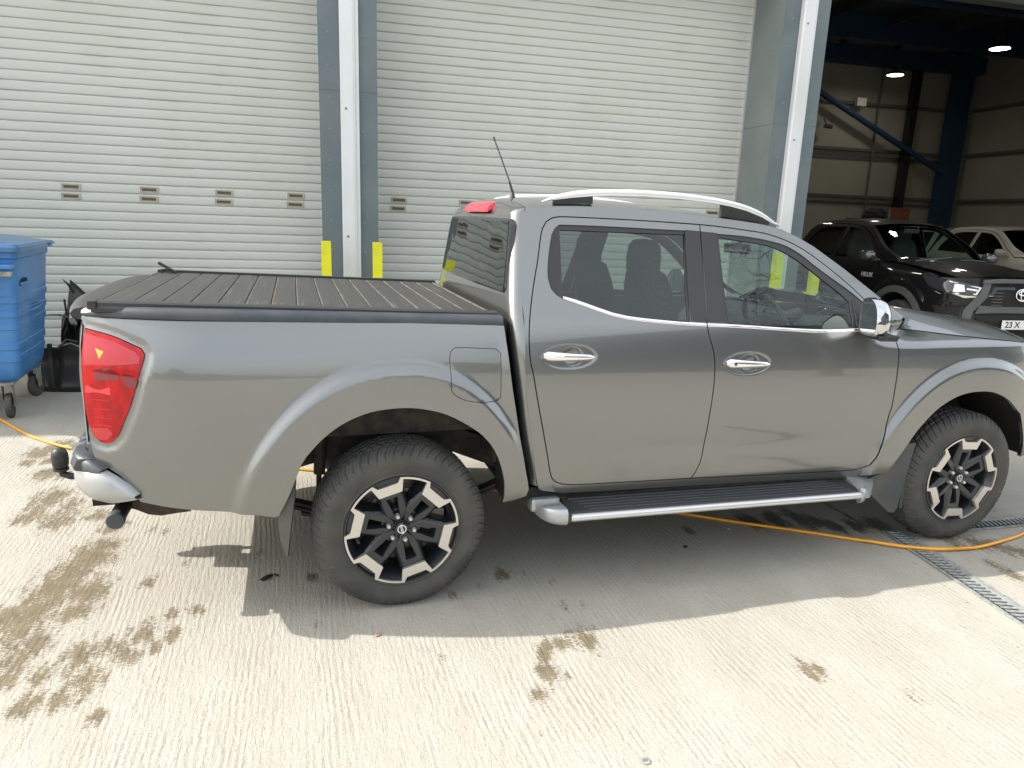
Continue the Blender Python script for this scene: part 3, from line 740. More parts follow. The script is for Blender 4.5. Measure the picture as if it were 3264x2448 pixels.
# nose: grille and bumper face
m = MB()
m.box(3.90, 3.99, -.40, .40, .74, .99, bev=.01); m.build('grille', MT['chrome'], truck)
m = MB()
for z in (.78, .82, .86, .90, .94): m.box(3.985, 3.998, -.36, .36, z, z+.018)
m.build('grille_bar', MT['gloss'], truck)
m = MB(); rows = []
for t in np.linspace(-1, 1, 17):
    x = 4.06-.16*t*t; y = t*.74; rows.append([(x-.06, y, .44), (x, y, .50), (x+.02, y, .60), (x, y, .72), (x-.08, y, .745)])
m.grid(rows); m.build('front_bumper', MT['grey'], truck, smooth=True, sharp=50)

# ---------------- bed: inner box, tailgate, roller cover ----------------
bedin = MB()
bedin.box(-1.17, .44, -.72, -.70, .78, 1.27); bedin.box(-1.17, .44, .70, .72, .78, 1.27); bedin.box(-1.17, .44, -.72, .72, .76, .78)
bedin.box(.43, .445, -.80, .80, .62, 1.25)
bedin.box(-1.185, -1.10, -.67, -.58, .74, 1.29); bedin.box(-1.185, -1.10, .58, .67, .74, 1.29)  # hidden corner boxes added to stop sun leaking past the tailgate
bedin.build('bed_tub', MT['frame'], truck)
tg = MB(); rows = []
for y in np.linspace(-.69, .69, 19):
    t = y/.69; bx = -1.196-.012*(1-t**4); rows.append([(bx+.07, y, .71), (bx+.005, y, .73), (bx, y, .80), (bx-.004, y, 1.0), (bx-.006, y, 1.20), (bx-.008, y, 1.262), (bx+.06, y, 1.272)])
tg.grid(rows); tailgate = tg.build('tailgate', MT['grey'], truck, smooth=True, sharp=50)
m = MB(); m.box(-1.235, -1.213, -.12, .12, 1.11, 1.16, bev=.008); m.build('tailgate_handle', MT['chrome'], tailgate)
# body-coloured corner between tailgate and bed side
for side in (-1, 1):
    m = MB(); rows = []
    for z in (.80, .9, 1.0, 1.1, 1.18, 1.25, 1.285):
        xa = -1.206 if z < 1.2 else -1.200; ya = float(hw(xa, z)); rows.append([(xa+.003, side*(ya-.001), z), (xa-.003, side*(ya-.006), z), (xa-.005, side*(ya-.024), z), (xa+.002, side*.688, z)])
    m.grid(rows); m.build('rear_corner', MT['grey'], truck, smooth=True, sharp=60)
# black lid moulding on the tailgate top
m = MB(); rows = []
for y in np.linspace(-.715, .715, 25):
    t = abs(y)/.715; bx = -1.275+.055*t**4; zz = 1.340-.016*t**5
    rows.append([(bx+.02, y, zz-.046), (bx-.010, y, zz-.040), (bx-.018, y, zz-.022), (bx-.004, y, zz-.004), (bx+.03, y, zz+.003), (bx+.13, y, zz+.004), (bx+.13, y, zz-.06)])
m.grid(rows); m.add(rows[0], [tuple(range(7))]); m.add(rows[-1], [tuple(range(7))]); lid = m.build('tailgate_lid', MT['lidblack'], truck, smooth=True, sharp=50)
m = MB(); rows = []
for y in np.linspace(-.72, .72, 21):
    t = abs(y)/.72; bx = -1.293+.055*t**4; rows.append([(bx+.06, y, 1.225), (bx+.016, y, 1.240), (bx+.002, y, 1.262), (bx-.004, y, 1.282-.010*t**5), (bx+.000, y, 1.298-.014*t**5), (bx+.020, y, 1.306-.016*t**5)])
m.grid(rows); m.build('tailgate_top', MT['grey'], tailgate, smooth=True)
# roller cover: side rails and slats
rl0, rl1 = -1.150, .440
for side in (-1, 1):
    m = MB(); rows = []
    for x in np.linspace(rl0, rl1, 12):
        y = .745; zt = 1.357-.048*(x+1.15)/1.6
        rows.append([(x, side*(y+.035), zt-.040), (x, side*(y+.037), zt-.026), (x, side*(y+.028), zt-.016), (x, side*(y+.028), zt-.006), (x, side*(y+.020), zt), (x, side*(y-.030), zt), (x, side*(y-.030), zt-.02), (x, side*(y-.03), zt-.052)])
    m.grid(rows); m.add(rows[0], [tuple(range(8))]); m.add(rows[-1], [tuple(range(8))])
    m.build('cover_rail', MT['satin'], truck, smooth=True, sharp=25)
    c = MB(); c.box(rl0-.012, rl0+.02, side*.785 if side < 0 else .71, side*.71 if side < 0 else .785, 1.325, 1.358, bev=.006)
    c.build('rail_end_cap', MT['plastic'], truck)
cov = MB(); cov.box(-1.16, -.95, -.64, .64, 1.248, 1.272); cov.box(-.95, .44, -.775, .775, 1.247, 1.271); cover = cov.build('bed_cover', MT['dark'], truck)  # dark backing below the slats, widened to block leaking sunlight
xs = [-1.145, -1.03]
while xs[-1] < .42: xs.append(xs[-1]+.1035)
first = None
for i in range(len(xs)-1):
    a, b = xs[i]+.0012, xs[i+1]-.0012; b = min(b, .438)
    wd = b-a; z0 = .010-.048*((a+b)/2+1.15)/1.6
    if first is None or abs(wd-first[1]) > 1e-4:
        m = MB(); rows = []
        for y in (-.713, .713):
            rows.append([(0, y, -.02), (0, y, -.0035), (.003, y, 0), (wd*.5, y, .0012), (wd-.003, y, 0), (wd, y, -.0035), (wd, y, -.02)])
        m.grid(rows); o = m.build('slat', MT['slatcover'], cover, smooth=True, sharp=30); first = (o, wd)
    else: o = link(first[0].copy(), cover)
    o.location = (a, 0, 1.337+z0); o.rotation_euler = (0, math.atan(.030), 0)
# rubber strip at the tail and the pull strap latch on the far side
m = MB(); m.box(-1.165, -1.146, -.70, .70, 1.332, 1.345, bev=.003); m.build('cover_seal', MT['satin'], cover)
lt = MB(); Mx = Matrix.Translation((-1.098, .655, 1.372)) @ Matrix.Rotation(R(32), 4, 'Y')
lt.box(-.055, .055, -.016, .016, -.006, .008, Mx, bev=.004); lt.box(-1.135, -1.05, .640, .672, 1.335, 1.349); lt.tube([(-1.13, .64, 1.345), (-1.125, .635, 1.365), (-1.085, .636, 1.368)], .004, 6)
lt.build('cover_latch', MT['satin'], truck)
m = MB(); m.box(-1.12, -1.085, -.66, -.652, 1.340, 1.3475); m.build('cover_label', MT['white'], cover)

# ---------------- roof rails, aerial ----------------
for side in (-1, 1):
    xs_ = [.700, .76, .84, .94, 1.05, 1.20, 1.40, 1.60, 1.70, 1.80, 1.90, 1.97, 2.02]
    yy_ = .545
    zt = [1.799, 1.826, 1.846, 1.860, 1.867, 1.870, 1.866, 1.852, 1.840, 1.822, 1.792, 1.756, 1.728]
    zb = [1.796, 1.806, 1.818, 1.829, 1.836, 1.840, 1.837, 1.824, 1.812, 1.794, 1.765, 1.735, 1.722]
    zt_ = smooth_poly(list(zip(xs_, zt)), .03, 60, closed=False); zb_f = lambda x: float(np.interp(x, xs_, zb))
    m = MB(); rows = []
    for (x, a) in zt_:
        b = zb_f(x); h = a-b; w_ = .017
        y = side*(.553-.02*max(0, (x-1.3)/.7)**2)
        rows.append([(x, y-w_*.8, b), (x, y-w_, b+h*.4), (x, y-w_*.75, b+h*.8), (x, y-w_*.2, a), (x, y+w_*.35, a), (x, y+w_*.85, b+h*.75), (x, y+w_, b+h*.35), (x, y+w_*.8, b)])
    m.grid(rows, close=True); m.add(rows[0], [tuple(range(8))]); m.add(rows[-1], [tuple(range(8))])
    rail = m.build('roof_rail', MT['railsilver'], truck, smooth=True, sharp=50)
    for seg in ([.755, .80, .86, .91, .948], [1.655, 1.72, 1.80, 1.88, 1.95]):
        m = MB(); rows = []
        for i, x in enumerate(seg):
            y = side*(.553-.02*max(0, (x-1.3)/.7)**2); zt1 = zb_f(x)+.004; z0 = prof_top(x)-.002+.02
            lean = 0
            rows.append([(x, y-.013, z0-.012), (x, y-.013, zt1), (x, y+.013, zt1), (x, y+.013, z0-.012)])
        m.grid(rows, close=True); m.add(rows[0], [(0, 1, 2, 3)]); m.add(rows[-1], [(0, 1, 2, 3)])
        m.build('rail_foot', MT['satin'], rail)
aer = MB(); aer.lathe([(.0, .052), (.006, .050), (.010, .03), (.018, .012), (.030, .003), (.033, 0)], (.735, .05, 1.812), 'z', 16)
aer.tube([(.735, .05, 1.85), (.715, .05, 1.91)], [.0075, .0055], 8)
base = aer.build('aerial', MT['plastic'], truck, smooth=True)
m = MB(); m.tube([(.715, .05, 1.91), (.665, .05, 2.03), (.622, .05, 2.125)], [.0034, .0028, .0026], 8); m.tube([(.628, .05, 2.112), (.620, .05, 2.131)], .0042, 8)
for i in range(14):
    t = i/13; m.tube([(.712-.085*t, .05, 1.918+.19*t), (.7105-.085*t, .05, 1.9215+.19*t)], .0040, 6)
m.build('aerial_mast', MT['plastic'], base)

# ---------------- door mirrors ----------------
def mirror(side):
    root = MB(); c = Vector((2.338, side*.975, 1.298))
    # shell: rounded wedge, glass face towards the tail
    rows = []; S_ = 16
    face = [(y, z) for y, z in smooth_poly([(.050, .096), (-.018, .092), (-.058, .064), (-.080, .014), (-.082, -.052), (-.060, -.080), (.042, -.084), (.074, -.069), (.080, -.02), (.078, .069)], .015, 100)]
    nfc = len(face)
    for (dx, k, oy, oz) in ((-.045, .985, 0, 0), (-.040, 1.0, 0, 0), (-.01, 1.01, .0, .0), (.018, .95, .003, .001), (.038, .80, .008, .003), (.052, .52, .012, .005), (.058, .22, .015, .006), (.059, .03, .018, .008)):
        rows.append([(c.x+dx+(y*side)*.25*0, c.y-side*(y*k+oy), c.z+z*k*1.0+oz) for y, z in face])
    top = MB(); bot = MB()
    m = MB(); m.grid(rows, close=True)
    sh = m.build('mirror_shell', MT['chromedull'], truck, smooth=True, sharp=50)
    g = MB(); fr = [(c.x-.045, c.y-side*y*.985, c.z+z*.985) for y, z in face]; fi = [(c.x-.041, c.y-side*y*.90, c.z+z*.90) for y, z in face]
    g.add(fr+fi, [(i, (i+1) % nfc, nfc+(i+1) % nfc, nfc+i) for i in range(nfc)]); g.build('mirror_bezel', MT['satin'], sh)
    g = MB(); g.add([(p[0]-.001, p[1], p[2]) for p in fi], [tuple(range(nfc))]); mg = g.build('mirror_glass', MT['mirror'], sh)
    g = MB(); g.prism([(2.315, 1.222), (2.42, 1.222), (2.41, 1.198), (2.33, 1.196)], side*.86, side*1.055, lambda u, v, w: (u, w, v)); g.box(2.33, 2.40, min(side*.84, side*.92), max(side*.84, side*.92), 1.205, 1.30, bev=.01)
    g.build('mirror_foot', MT['plastic'], sh)
    g = MB(); rows = []
    for dx, k in ((.0, 1.028), (.036, .94)): rows.append([(c.x+dx, c.y-side*y*k, c.z-.010+j*.006) for j in (0,) for y in np.linspace(-.1, .1, 9)])
    for yy in (0,): pass
    g.tube([(c.x-.0, c.y+side*.104, c.z-.004), (c.x+.03, c.y+side*.097, c.z-.004), (c.x+.058, c.y+side*.072, c.z-.003), (c.x+.080, c.y+side*.02, c.z-.002)], .0022, 6)
    g.build('shell_joint', MT['plastic'], sh)
    # turn the head outwards about its foot
    for o in [sh]:
        piv = Vector((2.36, side*.93, 0)); o.matrix_world = Matrix.Translation(piv) @ Matrix.Rotation(side*R(15), 4, 'Z') @ Matrix.Translation(-piv)
    return sh
mirror(-1); mirror(1)

# ---------------- rear bumper and tow bar ----------------
def bump(side):
    # plan curve from the side to the tail: x, |y|, z_top, z_bottom
    C = [(-1.040, .872, .604, .588), (-1.075, .872, .640, .578), (-1.120, .866, .678, .570), (-1.160, .852, .702, .562), (-1.205, .825, .700, .566), (-1.245, .790, .700, .580), (-1.275, .745, .702, .595), (-1.292, .68, .704, .592), (-1.305, .58, .704, .585), (-1.318, .46, .704, .580)]
    rows = []
    for x, y, zt, zb in C:
        h = zt-zb; rows.append([(x+.02, side*(y-.03), zt+.002), (x+.004, side*(y-.006), zt), (x, side*y, zt-.008 if h > .03 else zt), (x, side*(y+.001), zt-h*.5), (x+.008, side*(y-.008), zb+h*.12), (x+.03, side*(y-.03), zb)])
    m = MB(); m.grid(rows); return m.build('bumper_corner', MT['silverp'], truck, smooth=True, sharp=50)
bump(-1); bump(1)
m = MB(); rows = []
for y in np.linspace(-.62, .62, 15): rows.append([(-1.28, y, .708), (-1.335+.045*(abs(y)/.6)**2, y, .704), (-1.348+.045*(abs(y)/.6)**2, y, .690), (-1.346+.045*(abs(y)/.6)**2, y, .60), (-1.29, y, .58), (-1.2, y, .58)])
m.grid(rows); m.build('rear_bumper', MT['silverp'], truck, smooth=True, sharp=40)
# moulded step pad over the bumper
m = MB(); rows = []
for side in (-1,):
    for t in np.linspace(0, 1, 25):
        y = -.80+1.60*t; a = abs(y); xe = -1.345+.045*(min(a, .66)/.6)**2+(.9*(a-.66)**2*2.2 if a > .66 else 0)
        pad = .0
        zt = .722+.022*float(sstep(.45, .62, a))
        xi = -1.175 if a > .72 else -1.185
        rows.append([(xe-.004, y, .700), (xe-.008, y, .712), (xe+.006, y, zt-.004), (xe+.03, y, zt), (xi-.02, y, zt), (xi, y, zt-.01), (xi, y, .69)])
m.grid(rows); m.add(rows[0], [tuple(range(7))]); m.add(rows[-1], [tuple(range(7))])
pad = m.build('bumper_step', MT['cap'], truck, smooth=True, sharp=35)
for y in np.arange(-.60, .61, .075):
    for seg in ((-1.315, -1.268), (-1.252, -1.20)):
        g = MB(); g.box(seg[0], seg[1], y-.003, y+.003, .722, .7475 if abs(y) > .55 else .731); g.build('step_rib', MT['silverp'], pad)
# moulded cheek above the silver corner
for side in (-1, 1):
    m = MB(); rows = []
    for x, y, zb, k in ((-1.158, .850, .704, 0), (-1.19, .832, .702, .45), (-1.22, .811, .702, .8), (-1.247, .787, .702, 1), (-1.272, .748, .704, 1), (-1.288, .69, .706, .9)):
        h = .006+.044*k**.7; rows.append([(x-.001, side*(y+.001), zb-.002), (x+.0, side*(y-.002), zb+h*.70), (x+.010, side*(y-.014), zb+h*.96), (x+.022, side*(y-.028), zb+h), (x+.035, side*(y-.045), zb+h), (x+.05, side*(y-.065), zb-.004)])
    m.grid(rows); m.build('bumper_cheek', MT['cap'], truck, smooth=True, sharp=60)
m = MB(); m.box(-1.26, -1.16, -.60, .60, .47, .70); m.box(-1.225, -1.075, -.785, -.60, .60, .735); m.box(-1.225, -1.075, .60, .785, .60, .735)  # dark filler boxes added to keep sun from leaking under the tail
m.build('bumper_leak_filler', MT['dark'], truck)
m = MB()
m.tube([(-1.165, -.665, .425), (-1.165, .665, .425)], .033, 20)
tb = m.build('tow_beam', MT['towgrey'], truck, smooth=True, sharp=50)
m = MB()
m.lathe([(0, -.010), (.032, -.010), (.037, -.005), (.037, .02)], (-1.165, -.667, .425), 'y', 24); m.lathe([(.009, -.0112), (.026, -.0112), (.026, -.0105), (.009, -.0105)], (-1.165, -.667, .425), 'y', 24)
m.build('tow_beam_cap', MT['towcap'], tb, smooth=True, sharp=40)
for y in (-.50, .50):
    m = MB()
    P = [(-1.16, .52), (-.90, .52), (-.875, .50), (-.872, .42), (-.90, .372), (-.96, .368), (-1.02, .362), (-1.07, .372), (-1.12, .40), (-1.18, .42)]
    hole = [(-.935+.012*math.cos(a), .400+.010*math.sin(a)) for a in np.linspace(0, 2*PI, 13)[:-1]]
    for yy in (y, y+.008): pass
    vs = [Vector(p) for p in P+hole]; es = [(i, (i+1) % len(P)) for i in range(len(P))]+[(len(P)+i, len(P)+(i+1) % 12) for i in range(12)]
    V, E, F, *_ = delaunay_2d_cdt(vs, es, [], 0, 1e-6); V = [(v.x, v.y) for v in V]
    F = [f for f in F if inside(np.array([sum(V[i][0] for i in f)/len(f)]), np.array([sum(V[i][1] for i in f)/len(f)]), P)[0] and not inside(np.array([sum(V[i][0] for i in f)/len(f)]), np.array([sum(V[i][1] for i in f)/len(f)]), hole)[0]]
    for yy in (y, y+.008): m.add([(a, yy, b) for a, b in V], [tuple(f) for f in F])
    m.build('tow_bracket', MT['rust'], tb)
m = MB(); m.tube([(-1.16, 0, .43), (-1.30, 0, .40), (-1.42, 0, .395), (-1.50, 0, .40), (-1.535, 0, .415), (-1.54, 0, .445)], .017, 12)
m.box(-1.44, -1.30, -.05, .05, .37, .46, bev=.006); m.lathe([(.035, 0), (.035, .012), (.0, .012)], (-1.54, 0, .435), 'z', 18)
m.build('tow_neck', MT['plastic'], tb, smooth=True)
m = MB(); m.lathe([(.0, .055), (.018, .052), (.030, .040), (.036, .022), (.038, .0), (.036, -.030), (.032, -.042)], (-1.54, 0, .495), 'z', 24); m.build('tow_ball_cover', MT['plastic'], tb, smooth=True, sharp=60)
m = MB(); m.box(-1.33, -1.29, -.18, -.10, .40, .47, bev=.006); m.box(-1.30, -1.28, -.2, -.05, .36, .50); m.build('tow_socket', MT['satin'], tb)

# ---------------- side steps ----------------
for side in (-1, 1):
    x0, x1 = .752, 2.372; S = lambda y: side*y
    tz = lambda x: -.024*(x-.75)/1.62   # the step follows the rake of the sill
    m = MB(); rows = []
    for x in np.linspace(x0, x1, 10):
        d = tz(x); rows.append([(x, S(.835), .432+d), (x, S(.850), .440+d), (x, S(.975), .420+d), (x, S(.985), .414+d), (x, S(.985), .385+d), (x, S(.850), .385+d)])
    m.grid(rows, close=True); m.add(rows[0], [tuple(range(6))]); m.add(rows[-1], [tuple(range(6))])
    st = m.build('side_step', MT['satin'], truck)
    for k in range(5):
        y = .868+.0235*k; g = MB(); rows = []
        for x in (x0+.03+(k*.018), x1-.12+.02*k):
            d = tz(x); z = .4395-.16*(y-.850); rows.append([(x, S(y-.0035), z+d-.003), (x, S(y-.003), z+d+.0035), (x, S(y+.003), z+d+.003), (x, S(y+.0035), z+d-.003)])
        g.grid(rows, close=True); g.build('tread_rib', MT['ribgrey'], st)
    g = MB(); rows = []
    for x in np.linspace(x0, x1, 10):
        d = tz(x); rows.append([(x, S(.983+.022*math.sin(a)), .3955+d+.0185*math.cos(a)) for a in np.linspace(-.1, PI+.1, 11)])
    g.grid(rows, close=True); g.build('step_edge', MT['alu'], st, smooth=True, sharp=60)
    # rear end cap: rounded silver moulding, black collar
    g = MB(); rows = []
    for t in np.linspace(0, 1, 12):
        x = .735-.115*math.sin(t*PI/2); yc = .985-.135*(1-math.cos(t*PI/2)); r_ = .5
        hgt = .030*(math.cos(t*PI/2)**.5)+.006; wid = max(.012, .13*math.cos(t*PI/2)**.6)
        rows.append([(x, S(yc+.020*math.cos(a)*math.cos(t*PI/2)+(-.065*(1-math.cos(a)) if math.cos(a) < 0 else 0)*math.cos(t*PI/2)), .402+hgt*math.sin(a)*1.1) for a in np.linspace(0, 2*PI, 17)[:-1]])
    g.grid(rows, close=True); g.add(rows[-1], [tuple(range(16))]); g.add(rows[0], [tuple(range(16))]); g.build('step_end', MT['silverp'], st, smooth=True, sharp=60)
    g = MB(); g.box(.732, .756, min(S(.86), S(1.003)), max(S(.86), S(1.003)), .376, .428, bev=.008); g.build('step_collar', MT['satin'], st)
    g = MB(); g.box(.60, .745, min(S(.80), S(.875)), max(S(.80), S(.875)), .385, .452, bev=.018); g.build('step_bracket', MT['silverp'], st)
    g = MB(); rows = []
    for t in np.linspace(0, 1, 12):
        x = 2.368+.10*math.sin(t*PI/2); yc = .985-.125*(1-math.cos(t*PI/2)); hgt = .028*(math.cos(t*PI/2)**.5)+.010
        rows.append([(x, S(yc+.020*math.cos(a)*math.cos(t*PI/2)), .368+hgt*math.sin(a)*1.1) for a in np.linspace(0, 2*PI, 13)[:-1]])
    g.grid(rows, close=True); g.add(rows[-1], [tuple(range(12))]); g.add(rows[0], [tuple(range(12))])
    # broad web that runs back up to the sill
    P = [(2.385, .862), (2.56, .845), (2.545, .885), (2.49, .945), (2.44, .985), (2.395, .990), (2.378, .975)]
    n_ = len(P); zt = [.428, .418, .412, .402, .394, .386, .390]
    g.add([(a, S(b), z) for (a, b), z in zip(P, zt)]+[(a, S(b), .352) for a, b in P], [tuple(range(n_))]+[(i, (i+1) % n_, n_+(i+1) % n_, n_+i) for i in range(n_)])
    g.build('step_end', MT['silverp'], st, smooth=True, sharp=40)

# ---------------- mud flaps ----------------
for side in (-1, 1):
    m = MB(); rows = []
    for z, xo, xi in ((.63, -.457, -.440), (.56, -.475, -.445), (.49, -.505, -.455), (.44, -.512, -.462), (.38, -.508, -.470), (.33, -.497, -.476), (.295, -.485, -.480)):
        yo = .900 if z > .45 else .895; k = (z-.295)/.3; rows.append([(xo, side*(yo-.006), z), (xi, side*(yo+.004), z), (xi+.006, side*(yo-.02), z), (xi-.006, side*(.66), z), (xo-.004, side*(.66), z)])
    m.grid(rows, close=True); m.add(rows[-1], [tuple(range(5))]); m.build('mud_flap', MT['flapgrey'], truck, smooth=True, sharp=40)
    m = MB(); P = [(2.70, .60), (2.665, .50), (2.60, .445), (2.52, .415), (2.52, .34), (2.69, .205), (2.725, .20), (2.745, .225), (2.775, .44), (2.80, .60)]
    m.prism(P, side*.885, side*.872, lambda u, v, w: (u, w, v)); m.box(2.765, 2.785, min(side*.62, side*.878), max(side*.62, side*.878), .22, .60)
    m.build('mud_flap', MT['flapgrey'], truck)

# ---------------- wheel arch liners, chassis, axle, floor ----------------
for side in (-1, 1):
    for (cx, prof, nm) in ((0, arch_r, 'r'), (3.15, arch_f, 'f')):
        m = MB(); rows = []
        P = smooth_poly(prof, .06, 60, closed=False)
        for x, z in P:
            yo = float(hw(x, z)); dx, dz = x-cx, z-.385; r_ = math.hypot(dx, dz); k = (r_+.012)/r_
            x2, z2 = cx+dx*k, .385+dz*k; yi = .72 if nm == 'r' else .50
            rows.append([(x, side*(yo-.003), z), (x, side*(yo-.022), z), (x2, side*(yo-.03), z2), (x2, side*yi, z2)])
        m.grid(rows); m.build('arch_liner', MT['dark'], truck, smooth=True, sharp=40)
for s_ in (-1, 1):
    m = MB()
    pr = [(-1.20, .60), (-.62, .60), (-.42, .70), (-.15, .77), (.20, .77), (.46, .66), (.75, .50), (2.3, .50), (2.7, .58), (3.6, .60), (3.9, .58)]
    P = pr+[(x, z-.13) for x, z in reversed(pr)]
    m.prism(P, s_*.50, s_*.56, lambda u, v, w: (u, w, v))
    m.build('chassis_rail', MT['frame'], truck)
m = MB()
for s_ in (-1, 1):
    for (x, z, r_) in ((-.225, .738, .026), (-.34, .70, .018), (-.08, .80, .012), (.17, .74, .012), (.27, .71, .008)): m.lathe([(r_, 0), (r_, s_*.003), (0, s_*.003)], (x, s_*.5605, z), 'y', 16)
m.build('rail_hole', MT['dark'], truck)
m = MB(); m.tube([(0, -.74, .385), (0, .74, .385)], .045, 14); m.lathe([(.0, -.16), (.07, -.14), (.13, -.06), (.14, 0), (.13, .06), (.07, .14), (.0, .16)], (0, 0, .385), 'y', 20); m.build('rear_axle', MT['frame'], truck, smooth=True)
for s_ in (-1, 1):
    m = MB()
    m.tube([(-.33, s_*.60, .74), (-.345, s_*.60, .30)], .012, 8); m.tube([(-.325, s_*.60, .74), (-.335, s_*.60, .55)], .026, 10)
    for k in range(4):
        ln = .62-.1*k; pts = [(x, s_*.60, .345-.02*k+.16*(x/.62)**2) for x in np.linspace(-ln, ln, 9)]
        for a, b in zip(pts[:-1], pts[1:]): m.add([(a[0], a[1]-.03, a[2]), (b[0], b[1]-.03, b[2]), (b[0], b[1]+.03, b[2]), (a[0], a[1]+.03, a[2]), (a[0], a[1]-.03, a[2]-.014), (b[0], b[1]-.03, b[2]-.014), (b[0], b[1]+.03, b[2]-.014), (a[0], a[1]+.03, a[2]-.014)], [(0,1,2,3),(4,5,6,7),(0,1,5,4),(2,3,7,6)])
    m.box(-.07, .07, s_*.60-.05, s_*.60+.05, .27, .42)
    m.build('rear_suspension', MT['frame'], truck)
m = MB(); m.box(.50, 2.62, -.80, .80, .470, .50); m.box(.50, 2.60, -.845, -.80, .44, .50); m.box(.50, 2.60, .80, .845, .44, .50)
m.box(2.62, 2.66, -.78, .78, .46, 1.16); m.box(.56, .60, -.72, .72, .48, 1.30)
m.box(2.66, 2.70, -.83, -.60, .45, 1.10); m.box(2.66, 2.70, .60, .83, .45, 1.10)
m.box(2.66, 3.95, -.48, .48, .42, 1.08); m.box(3.66, 3.92, -.68, .68, .48, 1.0)
m.box(.62, 1.5, -.44, .44, .33, .47); m.tube([(.3, .2, .42), (2.6, .2, .42)], .04, 10)
m.build('underbody', MT['dark'], truck)
m = MB(); m.tube([(-1.10, .33, .50), (-.5, .33, .48), (-.2, .33, .62), (.25, .33, .60), (.6, .30, .45)], .032, 10); m.build('exhaust', MT['rust'], truck, smooth=True)
m = MB(); m.lathe([(.0, -.10), (.30, -.10), (.36, -.06), (.37, 0), (.36, .06), (.30, .10), (0, .10)], (-.78, 0, .56), 'z', 24); m.build('spare_wheel', MT['rubber'], truck, smooth=True)
# ---------------- wheels ----------------
def wheel_height(r, ph):
    """depth of the alloy face at radius r and angle ph (deg from a spoke centre)"""
    a = abs(ph); s = r*math.cos(R(a)); t = r*math.sin(R(a))
    top = -.010-.030*(1-min(1, s/.185))**1.1
    if r < .034: return -.026
    # spoke edge: half angle as function of radius
    aw = float(np.interp(r, [.03, .085, .100, .125, .16, .19, .24], [40, 39, 34, 27.5, 20.5, 16.4, 16.5]))
    d = (a-aw)*r*PI/180
    if d > 0: 
        return top-.020-min(.085, d*7.0)
    # facet falling to the edge
    fac = -.012*float(sstep(-.016, 0, d))
    # pocket between the two arms of the spoke
    tp = float(np.interp(s, [.040, .052, .085, .150], [.0, .0125, .015, .0250]))
    e = min(tp-abs(t), .152-s, s-.041)
    if e > 0:
        deep = -.024*float(sstep(0, .006, e))
        if s > .088: deep -= .055*float(sstep(.004, .010, e))
        return top+fac*0+deep
    return top+fac
def make_wheel(name_mesh, rot, side, x, parent):
    W = bpy.data.objects.new('wheel', None); link(W, parent); W.location = (x, side*.785, .3735); W.empty_display_size = .1
    if side > 0: W.rotation_euler = (0, 0, PI)
    if 'tyre' in name_mesh:
        for k, nm in (('tyre', 'tyre'), ('rim', 'rim'), ('face', 'rim_face'), ('ring', 'machined_ring'), ('disc', 'brake_disc'), ('cap', 'centre_cap'), ('logo', 'cap_logo'), ('nuts', 'wheel_nut'), ('wt', 'balance')):
            if k in name_mesh:
                o = bpy.data.objects.new(nm, name_mesh[k]); link(o, W)
                if k not in ('tyre', 'disc', 'rim'): o.rotation_euler = (0, rot, 0)
        for i in range(6):
            o = bpy.data.objects.new('wheel_nut', name_mesh['nut']); link(o, W); a = PI/3*i
            # spoke centres at 0, 60 ... degrees before rotation
            v = Matrix.Rotation(rot, 3, 'Y') @ Vector((.0572*math.cos(a), 0, .0572*math.sin(a))); o.location = (v.x, -.098, v.z)
    return W
WM = {}
